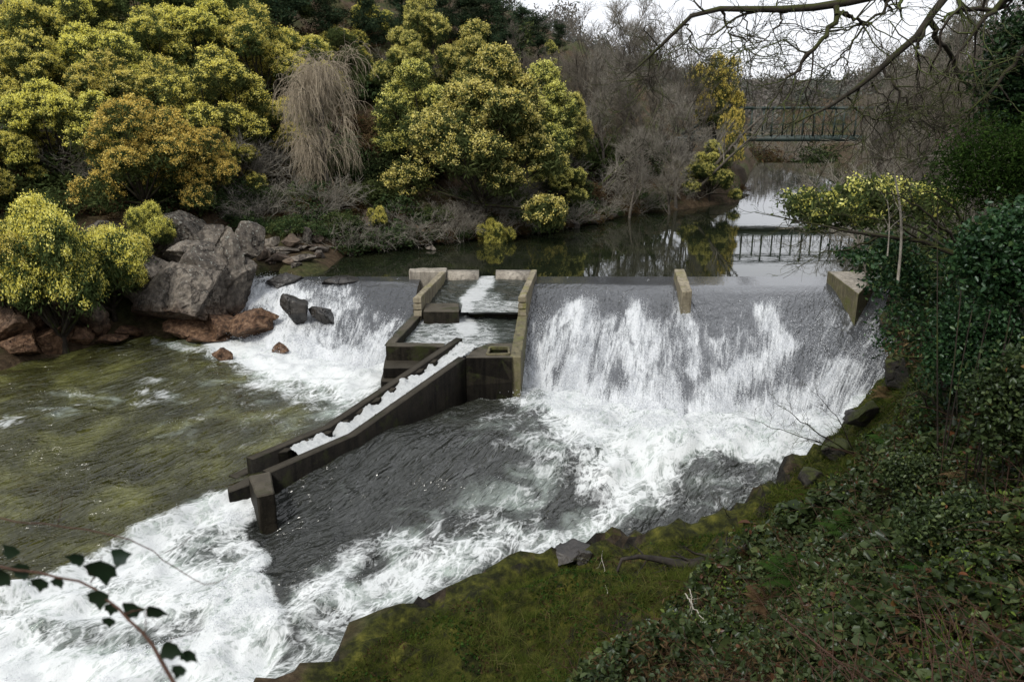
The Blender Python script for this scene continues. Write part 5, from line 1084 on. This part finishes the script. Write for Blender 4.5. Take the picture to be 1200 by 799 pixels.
p = scatter(BP, 190000, (-1, 17, 1.5, 22), r); kp = np.maximum(.22, sst(.38, .52, fbm(p[:, 0]*1.3, p[:, 1]*1.3, 0, 4, 205)+.10*sst(8, 4, np.hypot(p[:, 0], p[:, 1])))) > r.uniform(size=len(p)); kp &= r.uniform(size=len(p)) < .50; p = p[kp]; hh = hum(p[:, 0], p[:, 1]); p[:, 2] += hh*r.uniform(.25, 1.05, len(p))**.6
D = np.hypot(p[:, 0], p[:, 1])
V, F, a = leaves(p, 1.0, r); c6 = np.repeat(p, 6, 0); sz = np.repeat((.017+.0016*np.clip(D, 0, 14))*np.exp(r.normal(size=len(D))*.30)*(.75+1.1*fbm(p[:, 0]*1.7, p[:, 1]*1.7, 0, 2, 209)), 6)[:, None]; V = c6+(V-c6)*sz
a = np.clip(a*.55+np.repeat(.45*fbm(p[:, 0]*1.1, p[:, 1]*1.1, 0, 3, 66), 6)+np.repeat((r.uniform(size=len(p)) > .94)*.42, 6), 0, 1)
struct(obj('bramble_cover', V, F, M['bramble'], attrs={'var': a}), 'stuff', 'dark green bramble and ivy leaves covering the near right slope', 'brambles')
# ground-hugging ferny and dead matter between
p = scatter(BP, 30000, (-1, 17, 1.5, 22), r); p[:, 2] += hum(p[:, 0], p[:, 1])*r.uniform(.1, 1., len(p))
p = np.r_[p, p[:14000]+r.normal(size=(14000, 3))*[.08, .08, .03]]; V, F, a = cards(p, .032, r, .6, .22); c4 = np.repeat(p, 4, 0); struct(obj('dead_leaves', c4+(V-c4)*(1+.05*np.repeat(np.hypot(p[:, 0], p[:, 1]), 4))[:, None], F, M['brown_leaf'], attrs={'var': a}), 'stuff', 'dry brown leaves and fern scraps among the brambles', 'dead leaves')
q = scatter(BP, 1500, (-1, 17, 1.5, 22), r); q[:, 2] += .05; d = unit(r.normal(size=(1500, 3))*[1, 1, .35]+[0, 0, .45]); L = r.uniform(.3, 1.1, (1500, 1))
Q = np.stack([q, q+d*L*.35+[0, 0, .05], q+d*L*.7, q+d*L-[0, 0, .18]*L], 1); Q = np.array([resample(x, 7) for x in Q])
struct(obj('bramble_stems', *tubes(Q, np.tile(np.linspace(.0055, .002, 7), (1500, 1)), 3), M['twig_red']), 'stuff', 'thin arching red brown bramble stems over the near slope', 'bramble stems')
p = scatter(BP, 60000, (-1, 17, 1.5, 22), r); kp = fbm(p[:, 0]*1.1+5, p[:, 1]*1.1, 0, 4, 215) > .55; p = p[kp]; p[:, 2] += hum(p[:, 0], p[:, 1])*r.uniform(.3, 1.1, len(p)); D = np.hypot(p[:, 0], p[:, 1])
V, F, a = leaves(p, 1., r, .6, .4); c6 = np.repeat(p, 6, 0); struct(obj('green_weeds', c6+(V-c6)*np.repeat(.012+.0013*D, 6)[:, None], F, M['weed'], attrs={'var': a}), 'stuff', 'small yellow green weeds growing between the brambles', 'weeds')
# ledge: moss cushions, short grass and small green leaves
LP = [(372, 815), (450, 745), (560, 697), (640, 662), (700, 648), (870, 620), (900, 590), (960, 540), (1040, 450), (1085, 430), (1075, 480), (1010, 560), (900, 650), (820, 700), (760, 760), (700, 830), (400, 900)]
def blades(p, h, w, r, lean=.8, K=4):
    n = len(p); d = r.normal(size=(n, 2)); d /= np.linalg.norm(d, axis=1)[:, None]; hh = (h*r.uniform(.5, 1.3, n))[:, None]; l = (lean*r.uniform(.2, 1.2, n))[:, None]
    sd = np.stack([-d[:, 1], d[:, 0], 0*d[:, 0]], 1)*w; D3 = np.c_[d, 0*d[:, :1]]; V = []
    for k in range(K):
        t = k/(K-1); c = p+D3*l*hh*t*t+np.array([0, 0, 1])*hh*(t-.35*l*t*t); ww = (1-t*.92); V += [c-sd*ww, c+sd*ww]
    V = np.stack(V, 1).reshape(-1, 3); i = np.arange(n)[:, None]*2*K; F = np.concatenate([i+[2*k, 2*k+1, 2*k+3, 2*k+2] for k in range(K-1)]); return V, F, np.repeat(r.uniform(0, 1, n), 2*K)
p = scatter(LP, 30000, (-5, 14, 8, 24), r, .3); m = fbm(p[:, 0]*.9, p[:, 1]*.9, 0, 3, 88) + .10*sst(16, 10, p[:, 1]) > .50; p = p[m]
V, F, a = blades(p, .13, .0045, r, 1.9); a = np.clip(a*.6+.4*np.repeat(fbm(p[:, 0]*2, p[:, 1]*2, 0, 2, 89), 8), 0, 1)
struct(obj('ledge_grass', V, F, M['grass'], attrs={'var': a}), 'stuff', 'short matted grass and moss on the flat ledge by the rapids', 'grass')
p = scatter(LP, 16000, (-5, 14, 8, 24), r, .3); p[:, 2] += r.uniform(0, .05, len(p)); k = fbm(p[:, 0]*1.6, p[:, 1]*1.6, 0, 3, 98) > .54
V, F, a = leaves(p[k], .028, r); struct(obj('ledge_weeds', V, F, M['fern'], attrs={'var': a}), 'stuff', 'small bright green weeds scattered on the mossy ledge', 'weeds')
p = scatter(LP, 14000, (-5, 14, 8, 24), r, .3); p[:, 2] += r.uniform(0, .03, len(p)); k = fbm(p[:, 0]*1.1+7, p[:, 1]*1.1, 0, 3, 99) > .53
V, F, a = cards(p[k], .035, r, .8, .3); struct(obj('ledge_litter', V, F, M['brown_leaf'], attrs={'var': a*.8}), 'stuff', 'brown leaf litter caught in the moss of the ledge', 'leaf litter')
p0 = scatter(LP, 900, (-5, 14, 8, 24), r, .3); p0 = p0[fbm(p0[:, 0]*.8, p0[:, 1]*.8, 0, 3, 188) > .5]; ng = len(p0); p = np.repeat(p0, 16, 0)+r.normal(size=(ng*16, 3))*[.05, .05, 0]; p[:, 2] = gz(p[:, 0], p[:, 1])
V, F, a = blades(p, .24, .005, r, 1.7); a = np.clip(.5*a+.55*np.repeat(np.repeat(r.uniform(0, 1, ng), 16), 8), 0, 1); struct(obj('ledge_tufts', V, F, M['tuft'], attrs={'var': a}), 'stuff', 'longer tufts of green and straw coloured grass lying over the ledge', 'grass')
# moss tassels over the dark bank right of the weir
BK = [(870, 615), (900, 575), (960, 525), (1000, 480), (1045, 430), (1060, 380), (1140, 350), (1150, 450), (1060, 560), (960, 640)]
p = scatter(BK, 15000, (3, 17, 9, 27), r, .2); V, F, a = blades(p, .13, .010, r, 2.2); struct(obj('bank_moss', V, F, M['grass'], attrs={'var': a*.9}), 'stuff', 'shaggy green moss draping the dark rocks of the right bank', 'moss')
# ------------------------------------------------------------------ ivy-clad trunk and dark bushes at the right
iv = thing('ivy_trunk', 'dark leaning trunk wrapped in ivy in front of the right end of the weir', 'tree')
tl = [[(1135, 560, 11.0, .10), (1118, 500, 11.3, .09), (1105, 440, 11.6, .08), (1092, 380, 11.9, .065), (1080, 330, 12, .05), (1062, 300, 12.1, .03), (1040, 286, 12.2, .015)], [(1092, 380, 11.9, .04), (1110, 330, 12, .03), (1132, 290, 12.1, .015)], [(1100, 410, 11.7, .03), (1070, 385, 11.8, .02), (1035, 380, 11.9, .008)], [(1115, 490, 11.3, .03), (1080, 455, 11.6, .018), (1050, 470, 11.8, .006)]]
Q = np.array([traced(l, 16, .02, r) for l in tl]); Q[0, 0, 2] -= .6; T0 = (Q[..., :3], Q[..., 3]); T1_ = grow(*T0, 18, (.3, 1.1), (.5, 1.3), -.04, 7, r, .05, .4, .25, .005)
obj('trunk', *tubes(*T0, 8), M['bark_dark'], iv, True); obj('twigs', *tubes(*T1_, 3), M['bark_dark'], iv)
cc = [];
for u, v, wu, hv, D, n in [(1005, 300, 24, 8, 12, 260), (1040, 290, 26, 16, 12.1, 620), (1065, 318, 30, 24, 12, 900), (1090, 345, 30, 26, 12, 800), (1030, 330, 20, 20, 12, 260), (1060, 372, 34, 20, 11.9, 420), (1095, 400, 24, 40, 11.8, 800), (1108, 460, 22, 30, 11.6, 600), (1040, 400, 20, 18, 11.9, 150), (1120, 300, 26, 20, 12, 450), (1118, 520, 30, 26, 11.2, 600)]:
    c = PD(u, v, D); k = D/FP*1.02; cc.append(c+r.normal(size=(n, 3))*[wu*.5*k, .22, hv*.5*k])
V, F, a = leaves(np.concatenate(cc), .036, r, .5); obj('ivy_leaves', V, F, M['ivy'], iv, attrs={'var': a})
def bush(label, u, v, wu, hv, D, n, size, mat, seed, cat='bush', name='evergreen_bush', asp=.62, clump=.6, per=22):
    r = np.random.default_rng(seed); t = thing(name, label, cat); c = PD(u, v, D); k = D/FP*1.02; R = np.array([wu*k, wu*k*.7, hv*k])
    d = unit(r.normal(size=(n, 3))); q = c+d*R*r.uniform(.35, 1.0, (n, 1))*(.65+.7*fbm(d[:, 0]*2+seed, d[:, 1]*2, d[:, 2]*2, 3, seed))[:, None]
    p = np.repeat(q, per, 0)+r.normal(size=(n*per, 3))*clump*R.min()*.35
    V, F, a = leaves(p, size, r, .7, asp); obj('foliage', V, F, M[mat], t, attrs={'var': np.clip(.75*a+.25*np.repeat(r.uniform(0, 1, n), per*6), 0, 1)})
    b = c.copy(); b[2] = float(gz(b[0], b[1]))-.2; m = 4; Q = np.array([resample(np.array([b, (b+x)/2+r.normal(size=3)*.1, x]), 6) for x in q[:m]])
    obj('stems', *tubes(Q, np.tile(np.linspace(.014, .004, 6), (m, 1)), 4), M['bark_dark'], t); return t
bush('ferny bright green bush at the right edge below the dark branches', 1165, 195, 66, 52, 9.5, 420, .026, 'fern', 501, asp=.3)
bush('dark glossy evergreen bush filling the right edge at mid height', 1190, 300, 66, 62, 7.8, 520, .030, 'ivy', 502)
bush('dark evergreen bush behind the ivy trunk at the right', 1150, 400, 60, 60, 10.5, 520, .032, 'ivy', 503)
bush('large dark leaved bush at the right edge below mid height', 1205, 470, 70, 70, 6.8, 520, .026, 'bramble', 504)
bush('dim evergreen bush at the upper right corner behind the limbs', 1200, 90, 50, 80, 12, 380, .04, 'ivy', 505)
bush('tangled dark bramble mound above the fallen branch at the right', 1085, 560, 55, 26, 9.2, 320, .026, 'bramble', 506)
bush('bramble mound in the lower right, largest leaves', 1130, 620, 80, 40, 6.2, 420, .024, 'bramble', 507)
# ferns: arching fronds of paired leaflets
def fern(label, u, v, size, n, seed, mat='fern', off=0.):
    r = np.random.default_rng(seed); t = thing('fern', label, 'fern'); b = onground(u, v); b[2] += off; V = []; F = []; A = []; o = 0
    for i in range(n):
        az = i*2.4+r.uniform(-.3, .3); d = np.array([math.cos(az), math.sin(az), 0]); L = size*r.uniform(.7, 1.15); sd = np.array([-d[1], d[0], 0])
        for k in range(2, 22):
            s_ = k/22; c = b+d*L*s_*(1-.15*s_)+np.array([0, 0, 1])*L*(.75*s_-.72*s_*s_); w = L*.30*math.sin(math.pi*min(1, s_*.9+.12))*(1-.55*s_); wd = L*.020
            for sg in (-1, 1):
                tip = c+sd*sg*w+d*w*.35-np.array([0, 0, w*.3]); V += [c-d*wd*.6, (c+tip)/2-d*wd, tip, (c+tip)/2+d*wd*1.2]; F.append((o, o+1, o+2, o+3)); A += [min(1, .25+.5*s_+r.uniform(-.15, .15))]*4; o += 4
        Q = resample(np.array([b, b+d*L*.5+[0, 0, L*.2], b+d*L*.86+[0, 0, L*.03]]), 6)[None]; V2, F2 = tubes(Q, np.linspace(.006, .002, 6)[None], 3); V += list(V2); F += [tuple(x) for x in F2+o]; A += [.1]*len(V2); o += len(V2)
    obj('fronds', np.array(V), np.array(F), M[mat], t, attrs={'var': np.array(A)}); return t
for i, (u, v, s_, n, m_, lab) in enumerate([(1010, 640, .75, 9, 'fern', 'green fern in the brambles above the fallen branch'), (1120, 700, .50, 10, 'fern', 'arching green fern low on the right slope'), (930, 690, .65, 8, 'fern', 'small fern at the left edge of the brambles'), (1060, 540, .9, 9, 'fern', 'fern among the moss below the ivy trunk'),
        (1150, 585, .6, 9, 'brown_leaf', 'withered brown fern at the right edge'), (1170, 640, .5, 9, 'brown_leaf', 'dead rusty fern hanging at the right edge'), (1000, 740, .5, 8, 'brown_leaf', 'dry brown fern in the brambles near the bottom'), (860, 760, .6, 8, 'fern', 'flat green fern near the bottom beside the stone slab'), (900, 720, .5, 8, 'brown_leaf', 'small withered fern left of the fern clump'), (1110, 500, .9, 9, 'fern', 'dark fern under the evergreen bushes'), (1040, 470, .9, 8, 'brown_leaf', 'brown fern draped over the right bank rocks')]):
    fern(lab, u, v, s_, n, 900+i, m_, .12)
# ------------------------------------------------------------------ dead branches
def dead(name, label, lines, mat, n1=6, n2=4, L1_=(.2, .6), seed=0, up=0., rmin=.0035, K=14, cat='branch'):
    r = np.random.default_rng(seed); t = thing(name, label, cat); Q = np.array([traced(l, K, .0009*np.mean([q[2] for q in l]), r) for l in lines]); a = (Q[..., :3], Q[..., 3])
    b = grow(*a, n1, L1_, (.3, 1.1), up, 6, r, .15, .5, .22, rmin); c = grow(*b, n2, (L1_[0]*.4, L1_[1]*.5), (.3, 1.1), up, 4, r, .2, .6, .25, rmin*.8)
    if n1 <= 3: obj('stem', *join([tubes(*a, 6), tubes(*b, 6), tubes(*c, 6)]), M[mat], t, True); return t
    obj('stem', *tubes(*a, 6), M[mat], t, True); obj('twigs', *join([tubes(*b, 3), tubes(*c, 3)]), M[mat], t); return t
def og(u, v, off=.12): q = onground(u, v); return q[1]-off
dead('fallen_branch', 'dark fallen branch lying on the mossy ledge with tangled twigs at its left end', [[(880, 640, og(880, 640, .5), .07), (845, 652, og(845, 652, .5), .10), (820, 660, og(820, 660, .5), .10), (790, 660, og(790, 660, .5), .085), (760, 652, og(760, 655, .5)-.2, .045), (728, 652, og(728, 655, .5)-.3, .035), (722, 670, 12.6, .022), (716, 690, 12.2, .010)],
      [(845, 655, og(845, 655, .5), .03), (810, 672, 12.9, .02), (775, 668, 12.6, .014), (745, 680, 12.2, .008), (720, 700, 11.9, .004)], [(760, 654, 13.2, .014), (735, 690, 12.2, .008), (713, 735, 11.3, .004)], [(800, 662, 13.1, .015), (780, 700, 12., .008), (760, 720, 11.7, .004)]], 'bark_black', 14, 6, (.15, .7), 601)
dead('bare_bush', 'leafless dark bush leaning out over the rapids at the bend of the right bank', [[(1003, 530, 16.4, .03), (985, 525, 16.2, .022), (960, 508, 16, .014), (935, 490, 15.8, .009), (905, 470, 15.7, .004)], [(1000, 532, 16.4, .02), (965, 520, 16, .012), (920, 505, 15.7, .008), (870, 488, 15.5, .003)], [(1000, 532, 16.4, .02), (990, 500, 16.2, .01), (965, 470, 16, .006), (945, 450, 16, .003)]], 'bark_dark', 12, 6, (.2, .8), 602, .02, .004, cat='bush')
dead('bare_bush', 'thin leafless twigs standing at the water edge above the fallen branch', [[(870, 625, 14.9, .014), (850, 600, 14.7, .009), (838, 575, 14.7, .004)], [(735, 640, 14.4, .012), (715, 632, 14.4, .009), (700, 620, 14.4, .004)], [(870, 625, 14.9, .012), (900, 590, 14.7, .007), (890, 565, 14.6, .004)]], 'bark_dark', 8, 4, (.2, .6), 603, .03, .003, cat='bush')
dead('dead_stick', 'pale dead stick lying across the brambles at the bottom', [[(1005, 795, 4.6, .006), (960, 755, 5.2, .007), (915, 722, 5.9, .006)]], 'twig_red', 3, 1, (.1, .2), 604, 0, .002)
dead('dead_stick', 'pale forked dead twigs at the left edge of the brambles', [[(803, 695, 9.4, .010), (815, 715, 8.9, .008), (828, 728, 8.6, .005)], [(808, 690, 9.4, .008), (812, 712, 9, .004)], [(703, 640, 14.0, .004), (712, 690, 11.9, .006), (712, 738, 11.0, .005)]], 'pale_bark', 3, 1, (.1, .3), 605, 0, .003)
for i, (a, b_, lab) in enumerate([((1090, 560), (1020, 610), 'dark dead bough lying down the right slope'), ((1160, 420), (1085, 470), 'mossy dead bough leaning on the right bank'), ((960, 600), (905, 640), 'thin dead bough at the upper end of the ledge'), ((1120, 470), (1150, 560), 'steep dark dead bough at the right edge'), ((1010, 560), (960, 620), 'forked dead bough lying above the bend of the bank')]):
    da, db = og(*a, .3), og(*b_, .3); m_ = ((a[0]+b_[0])/2+8, (a[1]+b_[1])/2-14)
    dead('dead_bough', lab, [[(*a, da, .035), (*m_, min((da+db)/2, og(*m_, .15)), .028), (*b_, db, .010)]], 'bark_moss' if i % 2 else 'bark_dark', 14, 6, (.15, .6), 640+i, 0, .004)
# ------------------------------------------------------------------ foreground, lower left
tw = dead('foreground_twig', 'dark drooping twig with lobed leaves close to the camera at the lower left', [[(-60, 655, 1.75, .0030), (13, 666, 1.7, .0030), (67, 675, 1.7, .0030), (106, 683, 1.7, .0032), (130, 706, 1.65, .0034), (147, 720, 1.6, .0036), (170, 746, 1.55, .0040), (187, 770, 1.5, .0044), (205, 802, 1.42, .0048), (240, 860, 1.3, .006)], [(147, 718, 1.6, .002), (172, 712, 1.62, .0015), (190, 722, 1.62, .001)], [(170, 744, 1.55, .0018), (171, 730, 1.56, .0012), (170, 718, 1.56, .001)],
           [(106, 683, 1.7, .002), (115, 668, 1.7, .0016), (120, 650, 1.7, .001)], [(187, 768, 1.5, .0014), (196, 750, 1.5, .001), (215, 745, 1.5, .0008)]], 'twig_red', 2, 1, (.02, .05), 606, 0, .0008, 20)
def lobed(u, v, D, size, ang, seed, fold=.3):
    """an ivy-like leaf: five lobes round a midrib, real curved surface"""
    r = np.random.default_rng(seed); c = PD(u, v, D); out = [(0, 0), (-.34, .04), (-.58, .16), (-.50, .40), (-.50, .68), (-.24, .84), (0, 1.25), (.24, .84), (.50, .68), (.50, .40), (.58, .16), (.34, .04)]
    pts = np.array([[0, .42]]+out); x, y = pts[:, 0], pts[:, 1]; z = -fold*np.abs(x)*1.0-.25*(y-.4)**2
    ca_, sa_ = math.cos(ang), math.sin(ang); X = x*ca_-y*sa_; Y = x*sa_+y*ca_; t_ = r.uniform(-.6, .6)
    V = c+size*np.stack([X, z+Y*math.sin(t_)*.6, Y*.9+.3*z], 1); F = np.array([(0, i, i % 12+1) for i in range(1, 13)]); return V, F
LV = []; 
for i, (u, v, D, s, an) in enumerate([(100, 655, 1.7, .030, 1.2), (132, 652, 1.7, .032, -1.3), (118, 655, 1.68, .052, 3.1), (116, 690, 1.66, .036, 3.1), (132, 706, 1.64, .024, 2.9), (145, 712, 1.62, .034, -1.5), (172, 712, 1.60, .034, -1.9), (190, 756, 1.5, .034, -1.9), (215, 762, 1.5, .026, -2.3), (212, 778, 1.48, .022, 2.8), (48, 676, 1.7, .030, 2.9), (36, 668, 1.72, .034, 1.3), (12, 672, 1.75, .040, 1.8), (66, 676, 1.7, .022, 3.4), (20, 650, 1.78, .030, .6), (128, 722, 1.6, .022, 3.0)]):
    V, F = lobed(u, v, D, s*1.35, an, 700+i); lf_ = obj('leaf', V, F, None, tw); lf_.data.materials.append(M['ivy_fg'] if 'ivy_fg' in M else M.setdefault('ivy_fg', leaf_mat('ivy_foreground', [(0, (.010, .022, .010)), (1, (.03, .05, .02))], .15, 0, gloss=.05)))
dead('foreground_tendril', 'thin brown tendril curving across the rapids close to the camera at the lower left', [[(-40, 600, 2.2, .0022), (0, 608, 2.2, .0022), (60, 616, 2.2, .0022), (117, 623, 2.2, .002), (160, 633, 2.2, .0018), (184, 650, 2.2, .0016), (213, 670, 2.2, .0014), (240, 686, 2.2, .0012), (265, 678, 2.2, .001), (282, 655, 2.2, .0008), (290, 646, 2.2, .0007)], [(66, 617, 2.2, .0014), (72, 600, 2.2, .001), (73, 580, 2.2, .0008)], [(184, 650, 2.2, .001), (215, 640, 2.2, .0008), (238, 605, 2.2, .0006)]], 'twig_red', 1, 1, (.02, .05), 607, 0, .0006, 26, 'tendril')
# grass tuft, dry grass at the lower right
r = np.random.default_rng(810); g0 = onground(1112, 800); t = thing('grass_tuft', 'bright green grass tuft at the bottom edge near the right corner', 'grass tuft')
p = g0+r.normal(size=(60, 3))*[.05, .05, 0]; p[:, 2] = gz(p[:, 0], p[:, 1]); V, F, a = blades(p, .42, .007, r, .9, 6); obj('blades', V, F, M['grass_bright'], t, attrs={'var': a})
for u, v, n, h_, lab in [(1170, 790, 220, .16, 'low green grass filling the lower right corner'), (1060, 795, 60, .12, 'short green grass blades left of the bright tuft')]:
    g0 = onground(u, v); t = thing('grass_tuft', lab, 'grass tuft'); p = g0+r.normal(size=(n, 3))*[.22, .12, 0]; p[:, 2] = gz(p[:, 0], p[:, 1]); V, F, a = blades(p, h_, .003, r, 1., 5); obj('blades', V, F, M['grass_bright'], t, attrs={'var': a})
for u, v, lab in [(1160, 700, 'dry orange brown grass clump at the right edge'), (1195, 660, 'dry fern clump cut by the right edge'), (1180, 740, 'dry brown grass clump just above the lower right corner')]:
    g0 = onground(u, v); t = thing('dry_grass_clump', lab, 'dry grass'); p = g0+r.normal(size=(160, 3))*[.16, .12, 0]; p[:, 2] = gz(p[:, 0], p[:, 1]); V, F, a = blades(p, .34, .0025, r, 1.8, 5); obj('blades', V, F, M['dry_grass'], t, attrs={'var': a})
# ------------------------------------------------------------------ camera, light, sky
cd = bpy.data.cameras.new('camera'); cam = bpy.data.objects.new('camera', cd); COL.objects.link(cam); S.camera = cam
cam.location = (0, 0, H); cam.rotation_euler = (math.pi/2-PITCH, 0, 0)
cd.sensor_width = 36; cd.lens = 36*FP/1200; cd.clip_end = 3000; cd.clip_start = .05
cd.dof.use_dof = True; cd.dof.focus_distance = 27; cd.dof.aperture_fstop = 3.5
SUN_EL, SUN_AZ = math.radians(50), math.radians(215)      # azimuth from +Y clockwise
sl = bpy.data.lights.new('sun', 'SUN'); sl.energy = 2.0; sl.angle = math.radians(14); sl.color = (1, .96, .88)
so = bpy.data.objects.new('sun', sl); COL.objects.link(so)
dv = Vector((math.sin(SUN_AZ)*math.cos(SUN_EL), math.cos(SUN_AZ)*math.cos(SUN_EL), math.sin(SUN_EL)))
so.rotation_euler = dv.to_track_quat('Z', 'Y').to_euler(); so.location = dv*50
wd = bpy.data.worlds.new('World'); S.world = wd; wd.use_nodes = True; nt = wd.node_tree; nt.nodes.clear()
out = nt.nodes.new('ShaderNodeOutputWorld'); bg = nt.nodes.new('ShaderNodeBackground'); sky = nt.nodes.new('ShaderNodeTexSky')
sky.sky_type = 'NISHITA'; sky.sun_disc = False; sky.sun_elevation = SUN_EL; sky.sun_rotation = SUN_AZ; sky.air_density = 1; sky.dust_density = 3
tc = nt.nodes.new('ShaderNodeTexCoord'); nz = nt.nodes.new('ShaderNodeTexNoise'); nz.inputs['Scale'].default_value = 2.2; nz.inputs['Detail'].default_value = 6
cr = nt.nodes.new('ShaderNodeValToRGB'); cr.color_ramp.elements[0].position = .3; cr.color_ramp.elements[0].color = (6.9, 7.1, 7.6, 1); cr.color_ramp.elements[1].position = .7; cr.color_ramp.elements[1].color = (8.6, 8.7, 9.0, 1)
mx = nt.nodes.new('ShaderNodeMix'); mx.data_type = 'RGBA'; mx.inputs[0].default_value = .93
nt.links.new(tc.outputs['Generated'], nz.inputs['Vector']); nt.links.new(nz.outputs['Fac'], cr.inputs[0])
nt.links.new(sky.outputs[0], mx.inputs[6]); nt.links.new(cr.outputs[0], mx.inputs[7]); nt.links.new(mx.outputs[2], bg.inputs[0]); nt.links.new(bg.outputs[0], out.inputs[0])
bg.inputs[1].default_value = .10
S.view_settings.view_transform = 'Standard'; S.view_settings.look = 'None'; S.view_settings.exposure = .6; S.view_settings.gamma = 1
S.render.engine = 'CYCLES'; S.cycles.max_bounces = 5; S.cycles.diffuse_bounces = 2; S.cycles.glossy_bounces = 3; S.cycles.transmission_bounces = 3; S.cycles.transparent_max_bounces = 4
S.cycles.use_denoising = True
